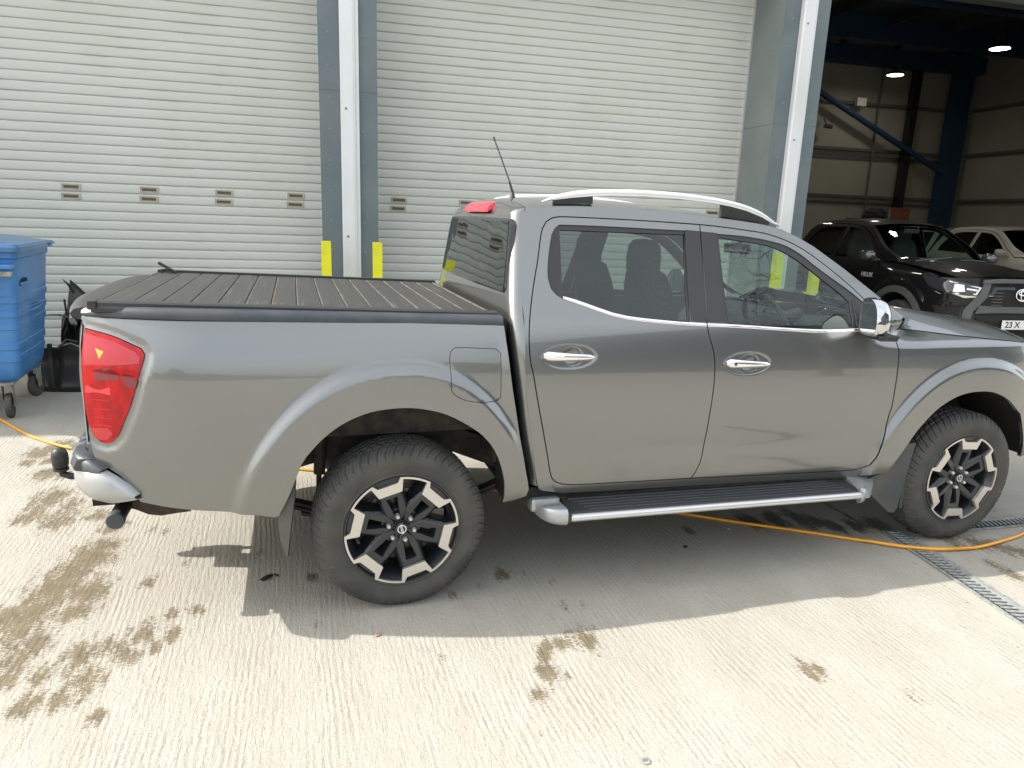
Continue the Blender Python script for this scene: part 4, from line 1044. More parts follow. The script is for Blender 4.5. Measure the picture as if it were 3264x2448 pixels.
# tyre with real tread: radius profile over the width, grooves cut as depth
def tyre_mesh():
    na = 960; prof = []
    # (offset y from outer face inwards, radius, tread flag)
    half = .1275
    side_p = [(.012, .247), (.006, .252), (.004, .258), (.010, .264), (.006, .285), (.001, .305), (.000, .318), (.003, .332), (.008, .342)]
    tread_w = np.linspace(.013, .242, 34)
    rows = []
    ys = [p[0] for p in side_p]; rs = [p[1] for p in side_p]
    V = []; 
    Y = ys+list(tread_w)+[.255-y for y in reversed(ys)]
    prof_r = rs+[.3535+.0275*min(1, math.sin(min(1, (min(y, .255-y)-.013)/.045)*PI/2))**.9 if True else 0 for y in tread_w]+list(reversed(rs))
    ns = len(side_p); nt_ = len(tread_w)
    vs = np.zeros((len(Y), na, 3))
    pitch_n = 60
    th = np.arange(na)/na*2*PI
    for i, (y, r0) in enumerate(zip(Y, prof_r)):
        r = np.full(na, r0)
        if ns <= i < ns+nt_:
            c = y-.1275; ac = abs(c)
            # curved lateral grooves sweeping forward towards the middle, sipes between
            sweep = (.085*(1-(ac/.115)))**1.0
            u = (th/(2*PI)*pitch_n+(sweep*pitch_n/(2*PI))*2.2*(1 if c < 0 else -1)) % 1.0
            w_ = .20 if ac > .03 else .14
            g = (np.minimum(u, 1-u) < w_*.5)
            r = r-np.where(g, .0085, 0)
            if ac > .062:
                u2 = (u+.5) % 1.0; r = r-np.where((np.minimum(u2, 1-u2) < .045), .004, 0)
            if min(abs(ac-.020), abs(ac-.058)) < .0045: r = r-.008
        elif i in (7, 8) or i in (len(Y)-8, len(Y)-9):
            r = r+.0022*(np.sin(th*pitch_n/2) > .2)
        yy = y-.1275
        yv = np.full(na, yy)
        if i in (7, 8): yv = yv-.0022*(np.sin(th*pitch_n/2) > .2)
        if i in (5,): yv = yv-.0015
        vs[i, :, 0] = r*np.cos(th); vs[i, :, 1] = yv; vs[i, :, 2] = r*np.sin(th)
    nY = len(Y); V = vs.reshape(-1, 3)
    I, J = np.meshgrid(np.arange(nY-1), np.arange(na), indexing='ij'); J2 = (J+1) % na
    F = np.stack([I*na+J, (I+1)*na+J, (I+1)*na+J2, I*na+J2], -1).reshape(-1, 4)
    me = bpy.data.meshes.new('tyre'); me.from_pydata(V.tolist(), [], F.tolist()); me.materials.append(MT['rubber'])
    me.polygons.foreach_set('use_smooth', [True]*len(me.polygons)); me.update(); me.set_sharp_from_angle(angle=R(26)); return me
def flat_tyre(me):
    # weight on the tyre: contact patch slightly flattened at ground level
    for v in me.vertices:
        if v.co.z < -.3715: v.co.z = -.3715-(v.co.z+.3715)*-.10
    return me
WM['tyre'] = flat_tyre(tyre_mesh())
def obj_to_mesh(o):
    me = o.data; bpy.data.objects.remove(o); return me
yf = -.1235   # outer face plane of the rim
m = MB(); m.lathe([(.2475, yf+.010), (.2500, yf+.001), (.2485, yf-.002), (.2440, yf-.002), (.2405, yf+.004), (.236, yf+.014), (.226, yf+.03), (.215, yf+.06), (.212, yf+.20)], n=96); WM['rim'] = obj_to_mesh(m.build('rim', MT['wheelblack'], None, smooth=True, sharp=40))
# alloy face as a relief: polar grid
na = 300; rr_ = np.concatenate([np.linspace(.0, .05, 12), np.linspace(.0535, .2405, 52)]); vs = []; fs = []
for i, r in enumerate(rr_):
    for j in range(na):
        th = 2*PI*j/na; ph = ((math.degrees(th)+30) % 60)-30
        h = wheel_height(float(r), ph)
        vs.append((r*math.cos(th), yf+.004-h, r*math.sin(th)))
for i in range(len(rr_)-1):
    for j in range(na):
        j2 = (j+1) % na
        hs = [vs[k][1] for k in (i*na+j, i*na+j2, (i+1)*na+j2, (i+1)*na+j)]
        if min(hs) > yf+.004+.095: continue
        fs.append((i*na+j, i*na+j2, (i+1)*na+j2, (i+1)*na+j))
m = MB(); m.add(vs, fs); WM['face'] = obj_to_mesh(m.build('rim_face', MT['wheelblack'], None, smooth=True, sharp=28, recalc=False))
# machined star ring
O_ = []; I_ = []
def pol(r, a): return (r*math.cos(R(a)), r*math.sin(R(a)))
for k in range(6):
    n0 = 60*k
    for a, b in (((.2235, -11.4), (.184, -16.2)), ((.2185, 0), (.177, 0)), ((.2235, 11.4), (.184, 16.2)), ((.2485, 14.4), (.2395, 17.2))):
        O_.append(pol(a[0], n0+a[1])); I_.append(pol(b[0], n0+b[1]))
    for q in (20, 24, 28, 32, 36, 40):
        O_.append(pol(.2485, n0+q)); I_.append(pol(.2395, n0+q))
    O_.append(pol(.2485, n0+45.6)); I_.append(pol(.2395, n0+42.8))
n_ = len(O_); m = MB(); y0 = yf-.0035; y1 = yf+.012
vs = [(x, y0, z) for x, z in O_]+[(x, y0, z) for x, z in I_]+[(x, y1, z) for x, z in O_]+[(x, y1, z) for x, z in I_]
m.add(vs, [(i, (i+1) % n_, n_+(i+1) % n_, n_+i) for i in range(n_)]+[(i, (i+1) % n_, 2*n_+(i+1) % n_, 2*n_+i) for i in range(n_)]+[(n_+i, n_+(i+1) % n_, 3*n_+(i+1) % n_, 3*n_+i) for i in range(n_)])
WM['ring'] = obj_to_mesh(m.build('machined_ring', MT['machined'], None))
m = MB(); m.lathe([(.06, .0), (.155, .0), (.155, .02), (.06, .02)], (0, yf+.115, 0), n=48); m.lathe([(.0, -.02), (.075, -.02), (.075, .02)], (0, yf+.10, 0), n=32); m.box(.09, .20, yf+.09, yf+.13, -.05, .05); m.lathe([(0.155, 0), (.205, 0)], (0, yf+.16, 0), n=32)
WM['disc'] = obj_to_mesh(m.build('brake_disc', MT['disc'], None, smooth=True, sharp=40))
m = MB(); m.lathe([(0, yf+.016), (.020, yf+.0165), (.028, yf+.020), (.031, yf+.030), (.031, yf+.05)], n=32); WM['cap'] = obj_to_mesh(m.build('centre_cap', MT['gloss'], None, smooth=True, sharp=40))
m = MB(); m.lathe([(.0155, 0), (.0200, 0), (.0200, .003), (.0155, .003)], (0, yf+.0140, 0), n=32); m.box(-.022, .022, yf+.0125, yf+.0150, -.0048, .0048)
WM['logo'] = obj_to_mesh(m.build('cap_logo', MT['alu'], None))
m = MB(); m.lathe([(0, -.012), (.006, -.011), (.0095, -.006), (.0105, 0), (.0105, .02)], (0, 0, 0), n=12); WM['nut'] = obj_to_mesh(m.build('wheel_nut', MT['nut'], None, smooth=True, sharp=40))
for (x, rot) in ((0, R(-106.5)), (3.15, R(-86.0))):
    for side in (-1, 1):
        wv = make_wheel(WM, rot, side, x, truck)
        if side < 0:
            wt = text_mesh('cap_text', 'NISSAN', .0085, MT['gloss'], wv, Matrix.Translation((0, yf+.0122, 0)) @ Matrix.Rotation(PI/2, 4, 'X'), .0003)
            wt.rotation_euler = (0, R(78 if x == 0 else 60), 0)
            for ch in wv.children:
                if ch.name.startswith('cap_logo'): ch.rotation_euler = (0, R(78 if x == 0 else 60), 0)

# ---------------- cabin ----------------
def seat(x, y, parent, rear=False, name='front_seat'):
    root = bpy.data.objects.new(name, None); link(root, parent); root.location = (x, y, 0); root.empty_display_size = .1
    w_ = .25 if not rear else .60
    m = MB(); rows = []
    for z, dx, ww, th in ((.78, .02, 1.0, .10), (.95, -.02, 1.02, .11), (1.10, -.06, .98, .10), (1.25, -.10, .95, .09), (1.38, -.13, .88, .08), (1.46, -.145, .70, .07), (1.49, -.15, .45, .03)):
        rows.append([(dx+th*math.sin(a)*.9, w_*ww*math.copysign(abs(math.cos(a))**.6, math.cos(a)), z) for a in np.linspace(0, 2*PI, 21)[:-1]])
    m.grid(rows, close=True); m.add(rows[-1], [tuple(range(20))]); m.build('seat_back', MT['seat'], root, smooth=True, sharp=60)
    for yy in ((0,) if not rear else (-.36, .36)):
        m = MB(); rows = []
        for z, k in ((1.44, .9), (1.48, 1.05), (1.54, 1.08), (1.60, .98), (1.628, .7), (1.635, .2)):
            rows.append([(-.165+.05*k*math.sin(a), yy+.140*k*math.copysign(abs(math.cos(a))**.6, math.cos(a)), z) for a in np.linspace(0, 2*PI, 17)[:-1]])
        m.grid(rows, close=True); m.add(rows[-1], [tuple(range(16))]); m.add(rows[0], [tuple(range(16))])
        m.tube([(-.15, yy-.06, 1.38), (-.16, yy-.06, 1.48)], .007, 6); m.tube([(-.15, yy+.06, 1.38), (-.16, yy+.06, 1.48)], .007, 6)
        m.build('headrest', MT['seat'], root, smooth=True, sharp=60)
    m = MB(); m.box(-.02, .50, -w_, w_, .68, .84, bev=.04); m.build('seat_cushion', MT['seat'], root, smooth=True, sharp=60)
    return root
seat(1.50, -.37, truck); seat(1.50, .37, truck); seat(.88, 0, truck, True, 'rear_seat')
# door inner trims, pillars, roof lining
for s_ in (-1, 1):
    m = MB()
    m.box(.62, 1.42, min(s_*.80, s_*.74), max(s_*.80, s_*.74), .50, 1.235); m.box(1.50, 2.52, min(s_*.80, s_*.74), max(s_*.80, s_*.74), .50, 1.215)
    P = [(1.395, 1.20), (1.53, 1.20), (1.55, 1.70), (1.43, 1.70)]
    m.add([(x, s_*(float(hw(x, z))-.05), z) for x, z in P]+[(x, s_*(float(hw(x, z))-.075), z) for x, z in P], [(0,1,2,3),(4,5,6,7),(0,1,5,4),(1,2,6,5),(2,3,7,6),(3,0,4,7)])
    m.build('door_trim', MT['trim'], truck)
for s_ in (-1, 1):
    m = MB()
    P = [(.56, 1.25), (.70, 1.25), (.665, 1.42), (.72, 1.70), (.60, 1.72)]
    m.add([(x, s_*(float(hw(x, z))-.05), z) for x, z in P], [tuple(range(5))])
    P = [(2.44, 1.36), (2.62, 1.22), (2.56, 1.22), (2.36, 1.38)]
    Q = [(x, prof_top(x)-.035) for x in np.linspace(1.95, 2.66, 8)]
    rows = [[(x, s_*(ye(x, z)-.03), z), (x+.02, s_*(ye(x, z)-.085), z+.005)] for x, z in Q]; m.grid(rows)
    m.build('pillar_trim', MT['trim'], truck)
m = MB(); rows = []
for x in np.linspace(.60, 1.98, 10):
    ze = prof_top(float(x))-.055; rows.append([(float(x), t*(ye(float(x), ze)-.03), ze+.03*(1-t*t)) for t in np.linspace(-1, 1, 9)])
m.grid(rows); m.build('roof_lining', MT['liner'], truck, smooth=True)
# dashboard, wheel, screen
m = MB(); rows = []
for x, z in ((2.20, .75), (2.18, .98), (2.20, 1.10), (2.28, 1.17), (2.42, 1.195), (2.70, 1.185), (2.72, 1.0)):
    rows.append([(x, y, z+(.035*math.exp(-((y+.37)/.16)**2) if 1.1 < z else 0)) for y in np.linspace(-.73, .73, 25)])
m.grid(rows); m.build('dashboard', MT['trim'], truck, smooth=True, sharp=45)
sw = MB(); Mw = Matrix.Translation((2.135, -.37, 1.185)) @ Matrix.Rotation(R(-24), 4, 'Y')
sw.tube([Mw @ Vector((0, .185*math.cos(a), .185*math.sin(a))) for a in np.linspace(0, 2*PI, 37)[:-1]], .0155, 10, closed=True)
sw.box(.0, .06, -.055, .055, -.05, .05, Mw, bev=.015)
for a in (0, PI, -PI/2): sw.tube([Mw @ Vector((.02, .04*math.cos(a), .04*math.sin(a))), Mw @ Vector((.003, .18*math.cos(a), .18*math.sin(a)))], .014, 8)
sw.tube([Mw @ Vector((.03, 0, 0)), Mw @ Vector((.22, 0, -.03))], .03, 10); sw.build('steering_wheel', MT['satin'], truck, smooth=True)
m = MB(); m.box(2.13, 2.16, -.125, .125, 1.555, 1.615, bev=.012); m.tube([(2.15, 0, 1.61), (2.20, 0, 1.66)], .012, 6); m.build('inside_mirror', MT['trim'], truck)
m = MB(); m.box(2.17, 2.195, -.11, .11, 1.02, 1.14, bev=.006); m.build('display', MT['gloss'], truck)
m = MB()
for y in (-.62, -.12): m.lathe([(.0, 0), (.040, 0), (.045, .012)], (2.175, y, 1.09), 'x', 16)
m.build('air_vent', MT['gloss'], truck)

# ==================================================================
#  GROUND
# ==================================================================
rng = np.random.default_rng(7)
STAINS = [(-1.41,.26,.042,.084,1),(-1.4,.02,.047,.095,1),(-1.42,-.07,.077,.154,1),(-1.46,-.21,.067,.133,1),(-1.48,-.33,.079,.157,1),(-1.5,-.41,.077,.153,1),(-1.35,-.45,.056,.112,1),(-1.37,-.62,.046,.093,1),(-1.54,-.57,.073,.146,1),(-1.6,-.61,.059,.117,1),(-1.55,-.72,.044,.088,1),(-1.47,-.85,.049,.097,1),(-1.48,-.96,.041,.08,1),(-1.48,-1.07,.028,.053,1),(-.87,-.73,.027,.054,.7),(-.96,-.73,.027,.054,.7),(-1.05,-.87,.057,.109,.7),(-1.08,-1.01,.043,.078,.7),(-1.16,-.93,.05,.093,.7),(-1.26,-.96,.067,.124,.7),(-1.19,-1.13,.058,.102,.7),(-1.25,-1.23,.044,.077,.7),(-1.35,-1.23,.049,.086,.7),(-1.38,-1.26,.032,.057,.7),(-1.11,-1.36,.032,.053,.7),(-.94,-.9,.032,.061,.7),(-.99,-.97,.031,.058,.7),(-1.36,-1.07,.04,.075,.7),(-1.19,.19,.025,.05,.7),(-1.13,.15,.025,.05,.7),(-1.11,-.41,.029,.058,.7),(-.97,-.25,.023,.046,.7),(-2.15,1.7,.067,.135,.85),(-2.07,1.8,.069,.138,.85),(-2.04,1.5,.044,.087,.85),(-1.98,1.22,.057,.114,.85),(-1.88,1.2,.042,.083,.85),(-1.84,.77,.072,.144,.85),(-1.86,.58,.06,.119,.85),(-1.7,.43,.067,.135,.85),(-1.89,.49,.04,.081,.85),(-1.52,.45,.041,.083,.85),(-1.7,.67,.038,.076,.85),(-2.04,1.88,.035,.07,.85),(-2.17,1.47,.038,.075,.85),(.71,-1.33,.048,.08,1),(.59,-1.33,.034,.056,1),(.54,-1.34,.027,.045,1),(.5,-1.39,.033,.053,1),(.48,-1.49,.038,.059,1),(.55,-1.55,.019,.029,1),(.49,-1.58,.018,.028,1),(.41,-1.62,.03,.045,1),(.41,-1.71,.014,.021,1),(.35,-1.81,.014,.019,1),(.24,-.85,.022,.043,1),(.72,-1.07,.022,.041,1),(.81,-1.07,.015,.028,1),(.87,-1.26,.021,.038,1),(.76,-1.27,.024,.043,1),(.63,-1.1,.011,.02,1),(.52,-.71,.032,.064,1),(.39,-.81,.019,.037,1),(.63,-.72,.02,.04,1),(.73,-.85,.02,.039,1),(.11,-1.31,.019,.031,1),(1.51,-1.74,.039,.067,.8),(1.55,-1.75,.026,.045,.8),(1.79,-1.98,.025,.043,.8),(3.12,-1.22,.036,.072,.8),(3.12,-1.31,.044,.089,.8),(3.15,-.91,.059,.117,.8),(3.27,-.97,.058,.117,.8),(3.36,-1.04,.058,.116,.8),(3.41,-1.11,.048,.095,.8),(2.15,-.42,.06,.119,1.2),(2.32,-.44,.06,.121,1.2),(2.47,-.46,.061,.122,1.2),(2.55,-.52,.05,.101,1.2),(2.6,-.59,.05,.1,1.2),(2.74,-.62,.05,.1,1.2),(2.89,-.65,.061,.121,1.2),(2.2,-.84,.027,.054,1.2),(2.01,-.84,.036,.071,1.2),(1.88,-.83,.027,.053,1.2),(1.71,-.46,.028,.057,1.2),(-.59,-.51,.018,.035,.9),(-.38,-.53,.027,.054,.9),(-.63,-.22,.024,.047,.9),(-.38,-.43,.014,.028,.9),(-.87,-.73,.024,.048,.9),(-.37,-.96,.02,.036,.9),(-1.13,.15,.025,.049,.9)]
def ground_mat():
    m = mat('brushed_concrete', (.42, .39, .33), .88); b = bsdf(m)
    tc = N(m, 'ShaderNodeTexCoord'); P = tc.outputs['Object']
    def noise(scale, detail=4, vec=None, rough=.5, stretch=None, dist=0):
        n = N(m, 'ShaderNodeTexNoise'); n.inputs['Scale'].default_value = scale; n.inputs['Detail'].default_value = detail; n.inputs['Roughness'].default_value = rough; n.inputs['Distortion'].default_value = dist
        if stretch:
            mp = N(m, 'ShaderNodeMapping'); mp.inputs['Scale'].default_value = stretch; L(m, vec or P, mp.inputs['Vector']); L(m, mp.outputs[0], n.inputs['Vector'])
        else: L(m, vec or P, n.inputs['Vector'])
        return n.outputs['Fac']
    def rng_(a, lo, hi, o0=0, o1=1):
        r = N(m, 'ShaderNodeMapRange'); r.inputs[1].default_value = lo; r.inputs[2].default_value = hi; r.inputs[3].default_value = o0; r.inputs[4].default_value = o1; L(m, a, r.inputs[0]); return r.outputs[0]
    def mth(op, a, b_, clamp=False):
        n = N(m, 'ShaderNodeMath', operation=op, use_clamp=clamp)
        for i, q in enumerate((a, b_)):
            if isinstance(q, (int, float)): n.inputs[i].default_value = q
            else: L(m, q, n.inputs[i])
        return n.outputs[0]
    def mixc(f, c1, c2, mode='MIX'):
        n = N(m, 'ShaderNodeMix', data_type='RGBA', blend_type=mode)
        if isinstance(f, (int, float)): n.inputs[0].default_value = f
        else: L(m, f, n.inputs[0])
        for i, q in ((6, c1), (7, c2)):
            if isinstance(q, tuple): n.inputs[i].default_value = (*q, 1)
            else: L(m, q, n.inputs[i])
        return n.outputs[2]
    # tined grooves across the yard: rows running away from the camera, wandering and broken up
    sx = N(m, 'ShaderNodeSeparateXYZ'); L(m, P, sx.inputs[0])
    wob = noise(1.1, 3, stretch=(1.0, .35, 1)); wob2 = noise(9, 3, stretch=(1, .25, 1))
    ph = mth('ADD', mth('MULTIPLY', sx.outputs[0], 235.0), mth('ADD', mth('MULTIPLY', wob, 40.0), mth('MULTIPLY', wob2, 9.0)))
    sn = mth('SINE', ph, 0); groove = rng_(sn, -1, 1)
    keep = noise(3.0, 4, stretch=(1.3, .5, 1)); keep = rng_(keep, .36, .62)
    brk = noise(46, 5, stretch=(1.0, .30, 1), rough=.65); grit = noise(170, 4, stretch=(1, .6, 1), rough=.7); fine = noise(520, 2)
    streak = noise(1.0, 6, stretch=(68, 13, 1), rough=.68, dist=.6); sk = rng_(streak, .40, .66)
    brk2 = noise(1.0, 4, stretch=(42, 100, 1), rough=.68, dist=.8)
    g2 = mth('MULTIPLY', mth('ADD', mth('MULTIPLY', mth('MULTIPLY', groove, keep), .50), mth('MULTIPLY', sk, .62)), rng_(brk2, .28, .60, .25, 1.0))
    # colour
    big = noise(.55, 5); mid = noise(4.5, 5, stretch=(1, .5, 1))
    c = mixc(rng_(big, .3, .7), (.400, .386, .342), (.465, .450, .405))
    c = mixc(rng_(mid, .35, .7, 0, .55), c, (.37, .34, .28))
    c = mixc(rng_(grit, .40, .62, .36, 0), c, (.25, .22, .165))
    c = mixc(rng_(g2, .30, .9, 0, .34), c, (.27, .24, .18))
    c = mixc(rng_(noise(1.0, 5, stretch=(50, 115, 1), rough=.75), .53, .66, 0, .42), c, (.22, .20, .155))
    c = mixc(rng_(fine, .55, .75, 0, .35), c, (.58, .56, .50))
    at = N(m, 'ShaderNodeAttribute', attribute_name='stain'); dm = N(m, 'ShaderNodeAttribute', attribute_name='damp')
    edge = noise(17, 7, stretch=(1.6, .45, 1), rough=.74)
    edge2 = noise(95, 5, stretch=(.42, 1.5, 1), rough=.68)
    ed = mth('ADD', mth('MULTIPLY', mth('SUBTRACT', edge, .5), 2.3), mth('MULTIPLY', mth('SUBTRACT', edge2, .5), 2.1))
    sm = rng_(mth('ADD', at.outputs['Fac'], ed), .50, .78)
    dmx = rng_(mth('ADD', dm.outputs['Fac'], mth('MULTIPLY', ed, .8)), .50, .72)
    c = mixc(mth('MULTIPLY', sm, .86), c, mixc(rng_(noise(14, 3), .3, .7), (.095, .070, .032), (.155, .118, .058)))
    c = mixc(mth('MULTIPLY', dmx, .85), c, (.048, .042, .032))
    # scattered small droppings and tyre-dark specks
    vs_ = N(m, 'ShaderNodeTexVoronoi'); vs_.inputs['Scale'].default_value = 9.0; L(m, P, vs_.inputs['Vector'])
    sp = mth('MULTIPLY', rng_(mth('ADD', vs_.outputs['Distance'], mth('MULTIPLY', edge2, .12)), .135, .085), rng_(noise(2.3, 2), .56, .66))
    c = mixc(mth('MULTIPLY', sp, .7), c, (.13, .11, .075))
    gm = N(m, 'ShaderNodeAttribute', attribute_name='smoothed')
    c = mixc(mth('MULTIPLY', gm.outputs['Fac'], .35), c, (.36, .33, .27))
    L(m, c, b.inputs['Base Color'])
    # relief
    h = mth('ADD', mth('MULTIPLY', g2, -1.0), mth('MULTIPLY', brk, .75)); h = mth('ADD', h, mth('MULTIPLY', grit, .55)); h = mth('ADD', h, mth('MULTIPLY', fine, .12))
    h = mth('MULTIPLY', h, mth('SUBTRACT', 1.0, mth('MULTIPLY', gm.outputs['Fac'], .8)))
    bp = N(m, 'ShaderNodeBump'); bp.inputs['Strength'].default_value = .75; bp.inputs['Distance'].default_value = .0055; L(m, h, bp.inputs['Height']); L(m, bp.outputs[0], b.inputs['Normal'])
    L(m, rng_(dmx, 0, 1, .9, .42), b.inputs['Roughness'])
    return m
MT['ground'] = ground_mat()
# near yard: fine sheet carrying the stain masks; far yard around it
gx = np.arange(-5, 7.001, .025); gy = np.arange(-3.4, 4.6, .025)
GX, GY = np.meshgrid(gx, gy, indexing='ij'); st = np.zeros(GX.shape); dp = np.zeros(GX.shape)
for (sx_, sy_, rx_, ry_, k) in STAINS:
    if k != 1.2 and rx_ < .026: k = .15
    big_ = k in (1, .85) and sx_ < -1
    ry_ = max(ry_*(1.35 if big_ else 1.15), .03); rx_ = max(rx_*(1.75 if big_ else 1.25), .022)
    if k == 1.2 and sy_ < -.8: continue
    q = np.sqrt(((GX-sx_)/rx_)**2+((GY-sy_)/ry_)**2); v = np.clip(1.15-.62*q, 0, 1)
    if k > 1.1: dp = np.maximum(dp, v)
    else: st = np.maximum(st, v*(.62+.38*k))
# joint lines and the damp strip along the channel
dr = Vector((2.905, -.72)); dd_ = Vector((2.735, -1.70))
def seg_d(ax, ay, bx, by):
    vx, vy = bx-ax, by-ay; t = np.clip(((GX-ax)*vx+(GY-ay)*vy)/(vx*vx+vy*vy), 0, 1); return np.hypot(GX-ax-t*vx, GY-ay-t*vy)
sm_ = np.clip(1.2-seg_d(2.79, -.80, 2.56, -2.2)/.055, 0, 1)*.9; sm_ = np.maximum(sm_, np.clip(1.2-seg_d(3.02, -.80, 2.83, -2.2)/.05, 0, 1)*.6)
dp = np.maximum(dp, np.clip(.95-seg_d(2.80, -.66, 2.83, .35)/.035, 0, .8)); dp = np.maximum(dp, np.clip(.75-seg_d(2.76, -.78, 2.60, -1.6)/.02, 0, .6))
dp = np.maximum(dp, np.clip(.8-seg_d(-5, 1.50, -1.2, 1.215)/.014, 0, .72)); dp = np.maximum(dp, np.clip(.7-seg_d(-1.2, 1.215, 2.8, .93)/.014, 0, .6))
dp = np.maximum(dp, np.clip(.8-seg_d(2.95, -.62, 6, -.62)/.03, 0, .5))
nx_, ny_ = GX.shape
V = np.stack([GX, GY, np.zeros_like(GX)], -1).reshape(-1, 3)
I, J = np.meshgrid(np.arange(nx_-1), np.arange(ny_-1), indexing='ij'); F = np.stack([I*ny_+J, (I+1)*ny_+J, (I+1)*ny_+J+1, I*ny_+J+1], -1).reshape(-1, 4)
me = bpy.data.meshes.new('yard'); me.vertices.add(len(V)); me.vertices.foreach_set('co', V.ravel().astype(np.float32))
me.loops.add(len(F)*4); me.polygons.add(len(F)); me.loops.foreach_set('vertex_index', F.ravel().astype(np.int32)); me.polygons.foreach_set('loop_start', (np.arange(len(F))*4).astype(np.int32))
me.update(calc_edges=True); me.materials.append(MT['ground'])
for nm, arr in (('stain', st), ('damp', dp), ('smoothed', sm_)):
    a = me.attributes.new(nm, 'FLOAT', 'POINT'); a.data.foreach_set('value', arr.ravel().astype(np.float32))
yard = link(bpy.data.objects.new('yard', me)); tag(yard, 'concrete yard of brushed tined concrete with brown stains', kind='structure')
X0, X1, Y0, Y1 = float(gx[0]), float(gx[-1]), float(gy[0]), float(gy[-1])
m = MB()
for (a, b_, c_, d_) in ((-250, X0, -250, 250), (X1, 250, -250, 250), (X0, X1, -250, Y0), (X0, X1, Y1, 250)):
    m.add([(a, c_, 0), (b_, c_, 0), (b_, d_, 0), (a, d_, 0)], [(0, 1, 2, 3)])
g2_ = m.build('ground', MT['ground']); tag(g2_, 'concrete ground spreading beyond the yard', kind='structure')

# drain channels: flat dark sheet for the shade in the trough, edge rails, grating bars
MT['galv'] = mat('galvanised_steel', (.28, .30, .29), .5, .25); noise_mix(MT['galv'], (.22, .25, .25), (.38, .39, .36), 40, .35, .65)
def drain(name, a, b, label, w_=.118, pitch=.0330):
    a = Vector((*a, 0)); b = Vector((*b, 0)); d = b-a; ln = d.length; ang = math.atan2(d.y, d.x)
    root = empty(name, a, ang, label, 'drain channel', 'slotted drain channels in the yard')
    m = MB(); m.box(0, ln, -w_/2+.004, w_/2-.004, .0005, .0022); m.build('trough_shade', MT['dark'], root)
    for s_ in (-1, 1):
        m = MB(); m.box(0, ln, s_*w_/2-(.026 if s_ > 0 else .012), s_*w_/2+(.012 if s_ > 0 else .008), .0022, .0080, bev=.0015); m.build('edge_rail', MT['galv'], root)
    n_ = int(ln/pitch); base = None
    for i in range(n_):
        if base is None:
            m = MB(); sk = .022; zz = (.0025, .0068); k = 8; rows = []
            for q in range(k+1):
                t = -1+2*q/k; xo = sk*t*.5+.004*(1-t*t); rows.append([(xo-.0085, t*(w_/2-.018), zz[0]), (xo-.0072, t*(w_/2-.018), zz[1]), (xo+.0072, t*(w_/2-.018), zz[1]), (xo+.0085, t*(w_/2-.018), zz[0])])
            m.grid(rows); base = m.build('grating_bar', MT['galv'], root); o = base
        else: o = link(base.copy(), root)
        o.location = (pitch*(i+.5), 0, 0)
    return root
drain('drain_channel', (2.900, -.735), (2.655, -2.35), 'galvanised slotted drain channel running towards the camera beside the front wheel')
drain('drain_channel', (3.02, -.745), (7.2, -.99), 'galvanised slotted drain channel running to the right from the front wheel')

# ==================================================================
#  WAREHOUSE   (local frame: a along the front, w into the building)
# ==================================================================
WY = -0.0552572
def wall(a, w_, z=0): return Vector((a*math.cos(WY)-w_*math.sin(WY), a*math.sin(WY)+w_*math.cos(WY), z))
MT['cladding'] = mat('grey_cladding', (.13, .165, .18), .5); noise_mix(MT['cladding'], (.115, .150, .168), (.160, .190, .200), 2.2, .3, .7, bump=.05, bscale=120)
MT['reveal'] = mat('reveal_cladding', (.19, .22, .215), .5); noise_mix(MT['reveal'], (.17, .205, .205), (.225, .25, .24), 2.0, .3, .7, bump=.05, bscale=120)
MT['pipe'] = mat('white_downpipe', (.70, .72, .74), .35, 0, Coat_Weight=.3); noise_mix(MT['pipe'], (.72, .74, .76), (.58, .60, .60), 3, .45, .8, stretch=(1, 1, .3))
MT['inwall'] = mat('inner_lining', (.46, .42, .32), .7); noise_mix(MT['inwall'], (.31, .30, .245), (.36, .345, .29), 1.2, .3, .7)
MT['inrail'] = mat('sheeting_rail', (.10, .11, .11), .6)
MT['bluesteel'] = mat('blue_steelwork', (.016, .050, .105), .5)
MT['roofin'] = mat('roof_underside', (.030, .038, .045), .7); noise_mix(MT['roofin'], (.022, .030, .040), (.05, .055, .045), .8)
MT['floor'] = mat('workshop_floor', (.16, .16, .15), .45)
wh = empty('warehouse', (0, 0, 0), WY, 'grey clad industrial unit with roller shutters, one bay open onto a dark workshop', 'warehouse')
SW, FW = 4.65, 3.965      # shutter plane, pillar face
EAVE = 6.75
def part(name, mt, boxes, parent=wh, **k):
    m = MB()
    for b_ in boxes: m.box(*b_)
    return m.build(name, mt, parent, **k)
# front wall over the shutters, roof, ends, back
part('front_wall', MT['cladding'], [(-24, 26, FW+.02, SW+.12, 4.75, EAVE)])
part('roof', MT['roofin'], [(-24, 26, FW-.10, 14.6, EAVE, EAVE+.15)])
part('end_wall', MT['inwall'], [(17.22, 17.35, SW, 14.2, 0, EAVE)])
part('back_wall', MT['inwall'], [(4.3, 17.22, 14.0, 14.12, 0, EAVE)])
part('party_wall', MT['inwall'], [(4.60, 4.74, SW+.12, 14.0, 0, EAVE)])
fl = part('floor_slab', MT['floor'], [(4.74, 17.22, 3.90, 14.0, .0, .075)])
